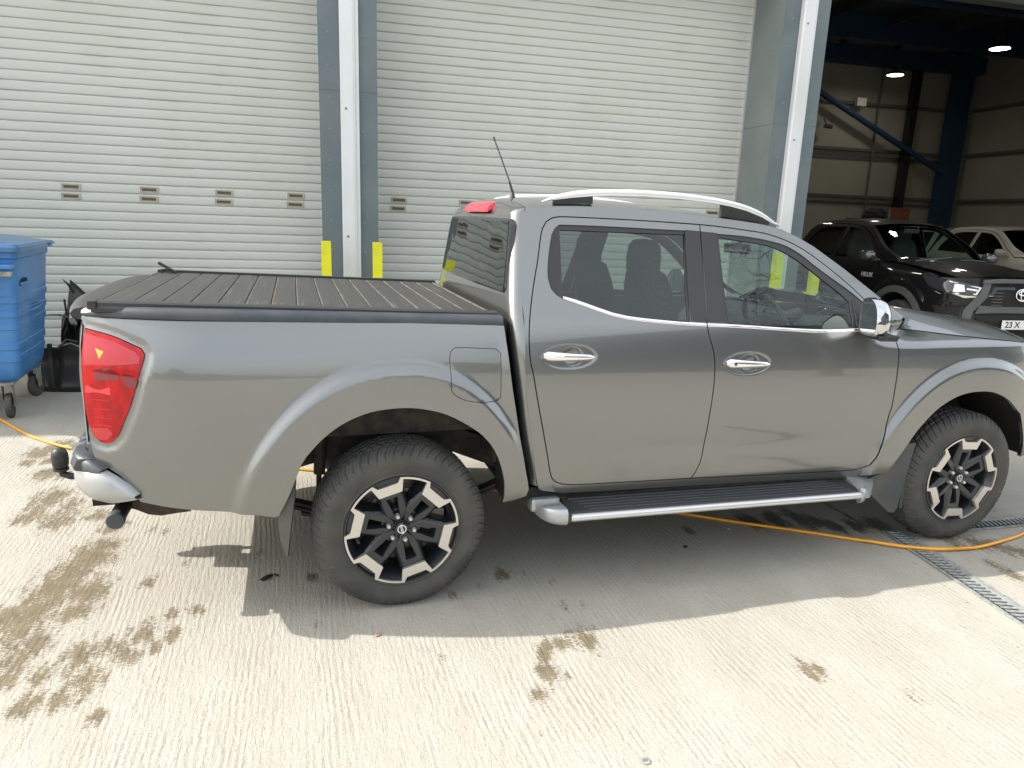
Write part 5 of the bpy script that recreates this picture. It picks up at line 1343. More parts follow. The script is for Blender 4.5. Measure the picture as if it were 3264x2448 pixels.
# far bays to the left and right, closed
piers = [(-9.9, -9.33), (-5.13, -4.56), (-.345, .226), (4.749, 5.314), (10.35, 10.92), (15.2, 15.8)]
for (a0, a1) in piers:
    right_side = a0 > 4
    body = part('pillar_casing', MT['cladding'], [(a0, a1, FW, FW+.012, 0, 4.76)])
    part('casing_reveal', MT['reveal'], [(a0, a0+.012, FW+.012, SW+.06, 0, 4.76)])
    part('casing_reveal', MT['reveal'], [(a1-.012, a1, FW+.012, SW+.06, 0, 4.76)])
    part('steel_post', MT['bluesteel'], [(a0+.12, a1-.12, FW+.20, SW+.30, 0, EAVE)])
    if -1 < a0 < 6:
        # sheet joint
        part('sheet_joint', MT['inrail'], [(a0-.001, a1+.001, FW-.0015, FW+.001, 2.888, 2.893), (a0-.0015, a0+.001, FW, SW, 2.888, 2.893), (a1-.001, a1+.0015, FW, SW, 2.888, 2.893)])
        base = None
        riv = []
        for z in np.arange(.42, 4.6, .300):
            for a in (a0+.097, a1-.142): riv.append((a, FW-.001, z+.0 if a < a0+.2 else z-.009, 'f'))
            if right_side:
                riv.append((a0-.001, FW+.20, z-.01, 's'))
        for (a, w_, z, k) in riv:
            if base is None:
                m = MB(); m.lathe([(0, -.007), (.006, -.006), (.0075, -.003), (.013, -.001), (.013, .001)], n=8); base = m.build('screw_head', MT['reveal'], wh, smooth=True); o = base
            else: o = link(base.copy(), wh)
            o.location = (a, w_, z)
            if k == 's': o.rotation_euler = (0, 0, -PI/2)
        # square-shouldered white downpipe
        c_ = (a0+a1)/2+.005; c_ = -.048 if a0 < 1 else 5.030
        m = MB(); P = [(-.092, .0), (-.092, -.060), (-.078, -.078), (.030, -.078), (.052, -.070), (.060, -.052), (.068, -.048), (.090, -.048), (.092, -.040), (.092, 0)]
        m.prism([(c_+x, FW-.002+y) for x, y in P], .12, 4.76, lambda u, v, w__: (u, v, w__))
        dpipe = m.build('downpipe', MT['pipe'], wh)
        for z in (1.47, 2.716, 3.96):
            o = link(base.copy(), wh); o.location = (c_-.038, FW-.081, z)
for (a0, a1) in ((-24, -9.9), (-9.33, -5.13), (10.92, 15.2), (15.8, 26)):
    part('closed_shutter', MT['reveal'], [(a0, a1, SW, SW+.05, 0, 4.76)])
# inside: sheeting rails, wall posts, corner column, brace, roof beams
m_r = []
for z in (2.64, 3.88, 5.07):
    m = MB(); m.box(4.74, 16.9, 13.86, 13.97, z-.035, z+.035); m.build('sheeting_rail', MT['inrail'], wh)
    m = MB(); m.box(17.08, 17.19, SW+.3, 13.6, z-.035, z+.035); m.build('sheeting_rail', MT['inrail'], wh)
part('wall_band', MT['inrail'], [(4.74, 17.0, 13.97, 13.99, 3.62, 3.74)])
part('wall_band', MT['inrail'], [(4.74, 17.0, 13.975, 13.995, 2.42, 2.50)])
part('wall_post', MT['gloss'], [(15.13, 15.33, 13.66, 13.85, .075, 6.2)])
part('corner_column', MT['bluesteel'], [(16.42, 16.92, 13.55, 13.85, .075, EAVE-.02)])
part('side_column', MT['bluesteel'], [(16.9, 17.15, 8.3, 8.65, .075, EAVE-.02)])
m = MB(); m.tube([(12.0, 13.62, 5.29), (16.50, 13.62, 3.34)], .075, 10); m.build('diagonal_brace', MT['bluebrace'] if 'bluebrace' in MT else MT['bluesteel'], wh, smooth=True)
m = MB(); m.tube([(14.22, 13.84, 6.2), (14.24, 13.84, 1.0)], .022, 8); m.build('conduit', MT['inrail'], wh)
part('junction_box', MT['white'], [(13.42, 13.70, 13.70, 13.82, 4.98, 5.18)])
m = MB(); m.tube([(12.60, 13.9, 4.62), (12.60, 13.80, 4.50)], .018, 6); m.tube([(12.52, 13.75, 4.42), (12.70, 13.62, 4.38)], .06, 10); m.build('security_camera', MT['inrail'], wh)
for k, wv in enumerate((6.6, 9.4, 12.2)):
    part('roof_beam', MT['bluesteel'], [(4.74, 17.2, wv, wv+.22, 6.20, EAVE-.01)])
for a in np.arange(6.0, 17, 1.7):
    part('purlin', MT['roofin'], [(a, a+.08, SW+.2, 13.9, EAVE-.22, EAVE-.012)])
part('eaves_beam', MT['bluesteel'], [(4.74, 17.2, 13.5, 13.95, 6.02, 6.40)])
part('door_head', MT['roofin'], [(5.30, 10.36, SW-.45, SW+.35, 4.76, 5.3)])

# roller shutters
MT['slat'] = mat('shutter_slat', (.56, .60, .56), .42); 
def slat_mat():
    m = MT['slat']; b = bsdf(m); tc = N(m, 'ShaderNodeTexCoord'); oi = N(m, 'ShaderNodeObjectInfo')
    ad = N(m, 'ShaderNodeVectorMath', operation='ADD'); L(m, tc.outputs['Object'], ad.inputs[0]); L(m, oi.outputs['Location'], ad.inputs[1])
    mp = N(m, 'ShaderNodeMapping'); mp.inputs['Scale'].default_value = (.9, 1, 60); L(m, ad.outputs[0], mp.inputs['Vector'])
    n1 = N(m, 'ShaderNodeTexNoise'); n1.inputs['Scale'].default_value = 2.2; n1.inputs['Detail'].default_value = 4; L(m, mp.outputs[0], n1.inputs['Vector'])
    n2 = N(m, 'ShaderNodeTexNoise'); n2.inputs['Scale'].default_value = 1.1; n2.inputs['Detail'].default_value = 5; L(m, ad.outputs[0], n2.inputs['Vector'])
    c1 = N(m, 'ShaderNodeMix', data_type='RGBA'); c1.inputs[6].default_value = (.572, .592, .548, 1); c1.inputs[7].default_value = (.602, .618, .574, 1); L(m, n1.outputs['Fac'], c1.inputs[0])
    r2 = N(m, 'ShaderNodeMapRange'); r2.inputs[1].default_value = .45; r2.inputs[2].default_value = .75; r2.inputs[4].default_value = .45; L(m, n2.outputs['Fac'], r2.inputs[0])
    c2 = N(m, 'ShaderNodeMix', data_type='RGBA'); c2.inputs[7].default_value = (.52, .525, .46, 1); L(m, r2.outputs[0], c2.inputs[0]); L(m, c1.outputs[2], c2.inputs[6])
    # grime gathered under the lips of the slats, in patches
    sx = N(m, 'ShaderNodeSeparateXYZ'); L(m, tc.outputs['Object'], sx.inputs[0])
    gr = N(m, 'ShaderNodeMapRange'); gr.inputs[1].default_value = .070; gr.inputs[2].default_value = .093; L(m, sx.outputs[2], gr.inputs[0])
    n3 = N(m, 'ShaderNodeTexNoise'); n3.inputs['Scale'].default_value = 2.6; n3.inputs['Detail'].default_value = 7; L(m, ad.outputs[0], n3.inputs['Vector'])
    r3 = N(m, 'ShaderNodeMapRange'); r3.inputs[1].default_value = .54; r3.inputs[2].default_value = .68; L(m, n3.outputs['Fac'], r3.inputs[0])
    ml = N(m, 'ShaderNodeMath', operation='MULTIPLY'); L(m, gr.outputs[0], ml.inputs[0]); L(m, r3.outputs[0], ml.inputs[1])
    m2 = N(m, 'ShaderNodeMath', operation='MULTIPLY'); m2.inputs[1].default_value = .38; L(m, ml.outputs[0], m2.inputs[0])
    c3 = N(m, 'ShaderNodeMix', data_type='RGBA'); c3.inputs[7].default_value = (.17, .17, .14, 1); L(m, m2.outputs[0], c3.inputs[0]); L(m, c2.outputs[2], c3.inputs[6])
    L(m, c3.outputs[2], b.inputs['Base Color'])
    bp = N(m, 'ShaderNodeBump'); bp.inputs['Strength'].default_value = .05; bp.inputs['Distance'].default_value = .0006; L(m, n1.outputs['Fac'], bp.inputs['Height']); L(m, bp.outputs[0], b.inputs['Normal'])
slat_mat()
PITCH = .095
def shutter(a0, a1, vents, label):
    root = empty('roller_shutter', wall((a0+a1)/2, SW), WY, label, 'roller shutter', 'closed roller shutters along the front')
    hwid = (a1-a0)/2; m = MB(); rows = []
    # curved slat: bulges outwards, tucks in at the joint
    for x in (-hwid, hwid):
        rows.append([(x, .010, .0), (x, .002, .0012), (x, -.003, .0035), (x, -.0065, .012), (x, -.0088, .030), (x, -.0095, .052), (x, -.0086, .074), (x, -.0055, .088), (x, -.001, .0922), (x, .006, .0938), (x, .010, .095)])
    m.grid(rows); base = m.build('slat', MT['slat'], root, smooth=True, sharp=50)
    k0 = int((1.916)/PITCH); z_off = 1.916-k0*PITCH; first = True; vent0 = None
    for i in range(-1, 50):
        z = z_off+i*PITCH
        if z > 4.72: break
        o = base if first else link(base.copy(), root); first = False
        o.location = (0, 0, z)
        if i in (k0-1, k0-2):
            for a in vents:
                if vent0 is None:
                    v = MB(); v.box(-.092, .092, -.0165, -.006, -.030, .030, bev=.004); fr_ = v.build('vent', MT['ventframe'], o); vent0 = fr_
                    v = MB(); v.box(-.070, .070, -.0175, -.015, -.016, .014); v.build('vent_slot', MT['ventdark'], root); vs0 = root.children[-1]
                    fr_.location = (a-(a0+a1)/2+(-.009 if i == k0-2 else 0), 0, .048)
                    vs_o = vs0
                else:
                    fr_ = link(vent0.copy(), o); fr_.location = (a-(a0+a1)/2+(-.009 if i == k0-2 else 0), 0, .048)
                    vs_o = link(vs0.copy(), root)
                vs_o.parent = root; vs_o.location = (fr_.location.x, fr_.location.y, z+.048)
    for a in (-hwid, hwid):
        m = MB(); s_ = 1 if a > 0 else -1; m.box(min(a, a+s_*.03), max(a, a+s_*.03), -.045, .05, 0, 4.75); m.build('guide_rail', MT['alu'], root)
    return root
MT['ventdark'] = mat('vent_slot_brown', (.10, .088, .065), .7)
MT['ventframe'] = mat('vent_frame', (.40, .37, .29), .5); noise_mix(MT['ventframe'], (.34, .31, .24), (.50, .45, .35), 9, .35, .65)
shutter(-4.56, -.345, (-2.848, -2.111, -1.371, -.63), 'pale grey roller shutter with four pairs of vents behind the truck bed and bin')
shutter(.226, 4.735, (.498, 1.283, 2.07, 2.86, 3.65, 4.451), 'pale grey roller shutter with grimy slats behind the truck cab')

# yellow guard posts at the pillar feet
for i, (a, lb) in enumerate(((-.305, 'yellow guard post left of the downpipe behind the truck bed'), (.195, 'yellow guard post right of the downpipe behind the truck bed'),
                             (4.775, 'yellow guard post seen through the door window, nearer the bed'), (5.285, 'yellow guard post seen through the door window, nearer the mirror'))):
    r_ = empty('guard_post', wall(a, 3.60), WY, lb, 'guard post', 'yellow guard posts at the pillar feet')
    m = MB(); m.box(-.047, .047, -.047, .047, 0.004, 1.428, bev=.004); m.build('post', MT['yellow'], r_)
    m = MB(); m.box(-.08, .08, -.08, .08, 0, .012, bev=.003); m.build('base_plate', MT['yellow'], r_)

# high-bay lamps
MT['lampemit'] = bpy.data.materials.new('lit_lamp'); MT['lampemit'].use_nodes = True
_n = MT['lampemit'].node_tree; _n.nodes.clear(); _o = _n.nodes.new('ShaderNodeOutputMaterial'); _e = _n.nodes.new('ShaderNodeEmission'); _e.inputs[0].default_value = (1, .93, .78, 1); _e.inputs[1].default_value = 12; _n.links.new(_e.outputs[0], _o.inputs[0])
lamps = [(14.0, 11.59, 'round high bay lamp lit above the blue corner column, lower of the two in view'), (13.77, 8.61, 'round high bay lamp lit near the top right corner of the picture')]
hid = [(9.5, 6.3, 'just inside the open door'), (15.8, 6.0, 'by the right hand wall'), (6.4, 9.4, 'halfway along the left party wall'), (6.4, 12.6, 'in the far left corner'), (12.6, 5.6, 'above the white pickup')]
for i, q in enumerate(lamps+hid):
    if i < 2: x, y = q[0], q[1]; lb = q[2]
    else: pw = wall(q[0], q[1]); x, y = pw.x, pw.y; lb = 'lit round high bay lamp '+q[2]+', mirrored in the black bonnet'
    r_ = empty('high_bay_lamp', (x, y, 5.5), 0, lb, 'lamp', 'lit high bay lamps in the workshop')
    m = MB(); m.lathe([(.0, .22), (.06, .21), (.09, .10), (.20, .04), (.22, 0), (.20, -.0)], (0, 0, 0), 'z', 20); m.tube([(0, 0, .2), (0, 0, 1.24)], .012, 6); m.build('lamp_shade', MT['satin'], r_, smooth=True)
    m = MB(); m.lathe([(0, -.004), (.185, -.004)], (0, 0, 0), 'z', 20); m.build('lamp_lens', MT['lampemit'], r_)
    ld = bpy.data.lights.new('lamp', 'AREA'); ld.shape = 'DISK'; ld.size = .36; ld.energy = 2.2; ld.color = (1, .92, .76)
    lo = bpy.data.objects.new('lamp_light', ld); link(lo, r_); lo.location = (0, 0, -.02)

# ==================================================================
#  BLUE BIN, BUMPER PILE, HOSE, LITTER
# ==================================================================
MT['binblue'] = mat('bin_blue', (.035, .165, .42), .42, 0, Coat_Weight=.15); noise_mix(MT['binblue'], (.040, .180, .46), (.070, .245, .54), 3, .35, .75, bump=.12, bscale=180)
MT['binlid'] = mat('bin_lid_blue', (.05, .17, .36), .35, 0, Coat_Weight=.3)
MT['galvold'] = mat('castor_steel', (.30, .32, .29), .6, .4); noise_mix(MT['galvold'], (.32, .34, .31), (.18, .14, .09), 18, .45, .65)
bn = empty('waste_bin', (-2.40, 2.50, 0), R(3.0), 'blue four-wheeled waste bin at the left edge of the yard', 'bin')
# body: right face at x=0 (top) leaning in, front at y=0, 1.32 wide, 1.05 deep
def bring(z, inx, iny, r_=.05, n=5):
    x0, x1, y0, y1 = -1.30+inx, -inx, iny, 1.02-iny; out = []
    for cx, cy, a0 in ((x1-r_, y0+r_, -PI/2), (x1-r_, y1-r_, 0), (x0+r_, y1-r_, PI/2), (x0+r_, y0+r_, PI)):
        for i in range(n+1): a = a0+PI/2*i/n; out.append((cx+r_*math.cos(a), cy+r_*math.sin(a), z))
    return out
rows = []
prof = [(.30, .165), (.34, .14), (.40, .125)]
for z0 in (.46, .56, .72, .82, .93): prof += [(z0, .125-.085*(z0-.4)/.85), (z0+.006, .118-.085*(z0-.4)/.85), (z0+.055, .118-.085*(z0-.35)/.85), (z0+.061, .125-.085*(z0-.34)/.85)]
prof += [(1.12, .055), (1.27, .042), (1.285, .030), (1.325, .028)]
for z, i_ in prof: rows.append(bring(z, i_, i_+.0))
m = MB(); m.grid(rows, close=True); m.add(rows[0], [tuple(range(len(rows[0])))]); body = m.build('bin_body', MT['binblue'], bn, smooth=True, sharp=30)
m = MB(); rr = [bring(1.33, .0, -.01), bring(1.365, -.005, -.015), bring(1.385, .01, 0), bring(1.390, .05, .05)]; 
for k, (z, i_) in enumerate(((1.400, .10), (1.425, .20), (1.44, .32), (1.445, .45))): rr.append(bring(z, i_, i_*.9))
m.grid(rr, close=True); m.add(rr[-1], [tuple(range(len(rr[-1])))]); m.add(rr[0], [tuple(range(len(rr[0])))]); m.build('bin_lid', MT['binlid'], bn, smooth=True, sharp=35)
m = MB(); m.tube([(-.03, 1.02, 1.372), (.010, .98, 1.365), (.012, .86, 1.358)], .014, 8); m.build('lid_hinge', MT['binlid'], bn)
# pocket grips on the right face
def xface(z): return -(.125-.085*(z-.4)/.85) if z < 1.1 else -.05
for (yc, zc, w_) in ((.24, 1.10, .20), (.55, .865, .40)):
    g = MB(); P = []
    xf = xface(zc)
    rows = []
    for t in np.linspace(0, 1, 13):
        y = yc-w_/2+w_*t; o_ = .036*math.sin(PI*t)**.6; rows.append([(xf-.004, y, zc-.038), (xf+o_, y, zc-.030+.008*math.sin(PI*t)), (xf+o_, y, zc-.014+.008*math.sin(PI*t)), (xf+o_-.010, y, zc-.010+.008*math.sin(PI*t)), (xf+.000, y, zc-.022)])
    g.grid(rows); g.build('grip', MT['binblue'], bn, smooth=True, sharp=40)
    g = MB(); g.add([(xf+.0030, yc-w_/2+.02+(w_-.04)*.5*(1+math.cos(a)), zc+.002+.020*math.sin(a)) for a in np.linspace(0, 2*PI, 19)[:-1]], [tuple(range(18))]); g.build('grip_recess', MT['dark'], bn)
# steel lifting bar on the front
g = MB(); g.box(-.45, -.045, -.075, -.03, 1.155, 1.19, bev=.006); g.box(-.36, -.32, -.035, .08, 1.15, 1.20); g.build('lifting_bar', MT['galvold'], bn)
g = MB(); g.box(-.30, -.05, -.045, .06, 1.205, 1.240, bev=.008); g.build('front_rim', MT['binblue'], bn)
for (x, y, yw) in ((-.235, .17, .10), (-.235, .90, -.3), (-1.10, .17, .2), (-1.10, .90, .1)):
    c = MB(); c.box(x-.06, x+.06, y-.06, y+.06, .285, .30); Mx = Matrix.Translation((x, y, 0)) @ Matrix.Rotation(yw, 4, 'Z')
    for s_ in (-1, 1): c.add([Mx @ Vector(p) for p in ((s_*.034, -.05, .285), (s_*.034, .06, .285), (s_*.034, .045, .09), (s_*.034, .0, .085), (s_*.037, -.05, .285), (s_*.037, .06, .285), (s_*.037, .045, .09), (s_*.037, .0, .085))], [(0,1,2,3),(4,5,6,7),(0,1,5,4),(1,2,6,5),(2,3,7,6),(3,0,4,7)])
    c.box(-.034, .034, -.05, .06, .275, .285, Mx); c.tube([Mx @ Vector((-.045, .02, .10)), Mx @ Vector((.045, .02, .10))], .008, 8)
    cf = c.build('castor_fork', MT['galvold'], bn)
    c = MB(); c.lathe([(.06, -.020), (.094, -.022), (.100, -.012), (.100, .012), (.094, .022), (.06, .020), (.0, .020)], (0, 0, 0), 'x', 24, M=Mx @ Matrix.Translation((0, .02, .100))); c.lathe([(.06, -.020), (0, -.020)], (0, 0, 0), 'x', 24, M=Mx @ Matrix.Translation((0, .02, .100)))
    c.build('castor_wheel', MT['rubber'], cf, smooth=True, sharp=40)

# removed black plastic body parts leaning on the shutter
MT['scrap'] = mat('scrap_black_plastic', (.014, .015, .015), .35, 0, Coat_Weight=.2)
MT['scrapmatt'] = mat('scrap_matt_plastic', (.045, .050, .048), .65); noise_mix(MT['scrapmatt'], (.030, .034, .033), (.085, .088, .080), 5, .4, .7, bump=.15, bscale=90)
def scrap(name, loc, rz, label, cat, rows, mt, extra=None, rx=0):
    r_ = empty(name, loc, rz, label, cat, 'removed black body parts piled behind the truck'); m = MB(); m.grid(rows)
    o = m.build('shell', mt, r_, smooth=True, sharp=40); md = o.modifiers.new('s', 'SOLIDIFY'); md.thickness = .006
    if extra: extra(r_)
    return r_
# tall upright panel with a spiked top, standing behind the tailgate
rows = []
for i, z in enumerate(np.linspace(0, 1.0, 14)):
    rr = []
    for t in np.linspace(0, 1, 9):
        top = .60+.40*float(np.interp(t, [0, .12, .2, .45, .7, 1], [.0, .2, 1.0, .75, .45, .30]))
        zz = z*top; rr.append((t*.36, .10*math.sin(t*3)+.05*math.sin(z*7), zz))
    rows.append(rr)
def ex(r_):
    m = MB(); m.tube([(.13, .03, .86), (.10, .01, .93), (.055, -.01, .995)], [.020, .012, .003], 6); m.box(.12, .20, -.03, .02, .62, .66); m.tube([(.05, -.02, .08), (.07, -.03, .5), (.05, .0, .80)], .010, 6); m.build('bracket', MT['scrap'], r_)
scrap('body_trim_panel', (-2.60, 4.02, 0), 0, 'tall torn black trim panel with a pointed top standing on end behind the tailgate', 'trim panel', rows, MT['scrap'], ex)
# curved wheel arch liner, matt
rows = []
for a in np.linspace(R(10), R(172), 16):
    rr = []
    for t in np.linspace(0, 1, 7): rr.append((-.36*math.cos(a)*(1+.06*t), t*.26, .22+.46*math.sin(a)*(1-.05*t)))
    rows.append(rr)
scrap('wheel_arch_liner', (-2.60, 3.78, 0), R(12), 'matt black domed wheel arch liner between bin and truck', 'arch liner', rows, MT['scrapmatt'])
# a bumper skin standing in front of them
rows = []
for z in np.linspace(0, .42, 9):
    rr = []
    for t in np.linspace(0, 1, 15):
        x = .95*t; y = .12*math.sin(PI*t)+.03*math.cos(z*11); rr.append((x, -y, z*(1-.12*math.sin(9*t)*.3)+(.05 if .30 < t < .42 and z > .36 else 0)))
    rows.append(rr)
def ex2(r_):
    m = MB(); m.box(.22, .25, -.17, -.13, .05, .46); m.tube([(.30, -.16, .41), (.38, -.17, .50), (.46, -.15, .47)], .010, 6); m.build('bracket', MT['scrap'], r_)
    m = MB(); m.tube([(0, -.03, .425), (.28, -.12, .42), (.40, -.14, .46), (.46, -.14, .43), (.95, -.03, .41)], .006, 6); m.build('edge_bead', MT['galv'], r_)
scrap('car_bumper', (-2.80, 3.62, 0), R(2), 'black plastic car bumper skin standing upright in front of the shutter', 'bumper', rows, MT['scrap'], ex2)

# orange air hose
MT['hose'] = mat('orange_hose', (.85, .36, .015), .38, 0, Coat_Weight=.2); noise_mix(MT['hose'], (.88, .40, .018), (.62, .22, .01), 7, .45, .75)
hp = [(-3.5, 3.6), (-3.05, 3.10), (-2.701, 2.595), (-2.363, 2.11), (-2.185, 1.908), (-1.956, 1.704), (-1.688, 1.60), (-1.1, 1.30), (-.372, .948), (.4, .55), (1.1, .15), (1.776, -.255), (2.063, -.453), (2.322, -.62), (2.585, -.802), (2.771, -.935), (2.953, -1.012), (3.164, -1.037), (3.405, -1.008), (3.667, -.947), (4.2, -.72), (5.0, -.2)]
pts = smooth_poly(hp, .06, 80, closed=False); m = MB(); m.tube([(x, y, .012+(.004 if 2.6 < x < 3.1 else 0)) for x, y in pts], .0088, 10)
hz = m.build('air_hose', MT['hose'], None, smooth=True, sharp=60); tag(hz, 'orange air hose snaking across the yard and under the truck', 'hose')
m = MB(); m.tube([(-2.02, 1.756, .013), (-1.985, 1.727, .013)], .0125, 10); m.build('hose_joint', MT['hose'], hz)

# small litter on the concrete
MT['litter'] = mat('black_rubber_scrap', (.022, .022, .021), .8)
def lump(name, loc, s_, label, cat, mt, seed, group=None, flat=.45):
    r2 = random.Random(seed); bm = bmesh.new(); bmesh.ops.create_icosphere(bm, subdivisions=2, radius=1)
    for v in bm.verts:
        n_ = 1+.45*(r2.random()-.5); v.co = Vector((v.co.x*s_[0]*n_, v.co.y*s_[1]*n_, max(-.6, v.co.z)*s_[2]*n_*flat+s_[2]*.3))
    me = bpy.data.meshes.new(name); bm.to_mesh(me); bm.free(); me.materials.append(mt); o = link(bpy.data.objects.new(name, me)); o.location = loc; o.rotation_euler = (0, 0, r2.random()*6); tag(o, label, cat, group); return o
lump('rubber_scrap', (-.591, -.502, .002), (.036, .015, .014), 'black scrap of rubber on the concrete left of the rear tyre', 'litter', MT['litter'], 1)
lump('rubber_scrap', (-.545, -.485, .002), (.020, .007, .008), 'thin black scrap of rubber beside a larger one left of the rear tyre', 'litter', MT['litter'], 2)
lump('rubber_scrap', (1.576, -.653, .002), (.018, .011, .012), 'small black scrap on the shaded concrete below the side step', 'litter', MT['litter'], 3)
MT['leaf'] = mat('dry_leaf', (.38, .22, .11), .8)
lump('dry_leaf', (-.13, -1.10, .002), (.014, .010, .006), 'small brown dry leaf on the concrete in front of the rear tyre', 'leaf', MT['leaf'], 4)
lump('stone_chip', (1.95, -.50, .002), (.008, .006, .006), 'tiny pale stone chip near the orange hose', 'stone', MT['white'], 5)
m = MB(); m.lathe([(.0075, .002), (.0145, .001), (.016, .0035), (.012, .005), (.0075, .0045), (.0075, .002)], (0, 0, 0), 'z', 18); m.box(-.002, .002, -.008, .008, .002, .004)
o = m.build('metal_washer', MT['galv'], None, smooth=True); o.location = (.635, -2.022, .0); tag(o, 'small round metal washer on the concrete at the bottom of the picture', 'washer')

# ==================================================================
#  THE TWO OTHER PICKUPS IN THE OPEN BAY   (x forward from the front axle)
# ==================================================================
Q_SIDE = pchip([.30,.42,.55,.70,.85,.98,1.10,1.20,1.28,1.40,1.50,1.62,1.72,1.80], [.82,.875,.900,.912,.915,.905,.885,.850,.805,.755,.710,.660,.610,.55])
Q_FR = pchip([.30,.42,.55,.70,.85,.98,1.06,1.11,1.15,1.19,1.23,1.28], [.82,.875,.900,.910,.912,.905,.890,.865,.825,.77,.70,.60])
def hw2(x, z):
    x = np.asarray(x, float); z = np.asarray(z, float); wf = sstep(-.75, -.15, x)
    h = Q_SIDE(z)*(1-wf)+Q_FR(z)*wf; h = h-.16*np.clip((x-.30)/.6, 0, None)**2.2
    for cx in (0.0, -3.085):
        r_ = np.hypot(x-cx, z-.40); h = h+.028*(1-sstep(.60, .66, r_))
    return h
MT['flareblack'] = mat('arch_moulding', (.10, .105, .10), .42, 0, Coat_Weight=.3)
MT['mirrorcap'] = mat('mirror_cap_grey', (.12, .13, .13), .25, .6, Coat_Weight=.5)
MT['headlens'] = mat('headlamp_bright', (.85, .87, .80), .08, .6, Coat_Weight=1)
MT['headdark'] = mat('headlamp_dark', (.03, .03, .035), .1, 0, Coat_Weight=1)
MT['drl'] = mat('headlamp_light_bar', (.92, .94, .90), .12, .2, Coat_Weight=1)
MT['greyplastic'] = mat('bumper_grey_plastic', (.085, .095, .095), .5)
MT['darkglass'] = glass('dark_side_glass', (.05, .055, .05), refl=1.2)
def arc_pts(cx, r_, z0=.40, a0=-8, a1=188, n=18): return [(cx+r_*math.cos(R(a)), z0+r_*math.sin(R(a))) for a in np.linspace(a0, a1, n)]
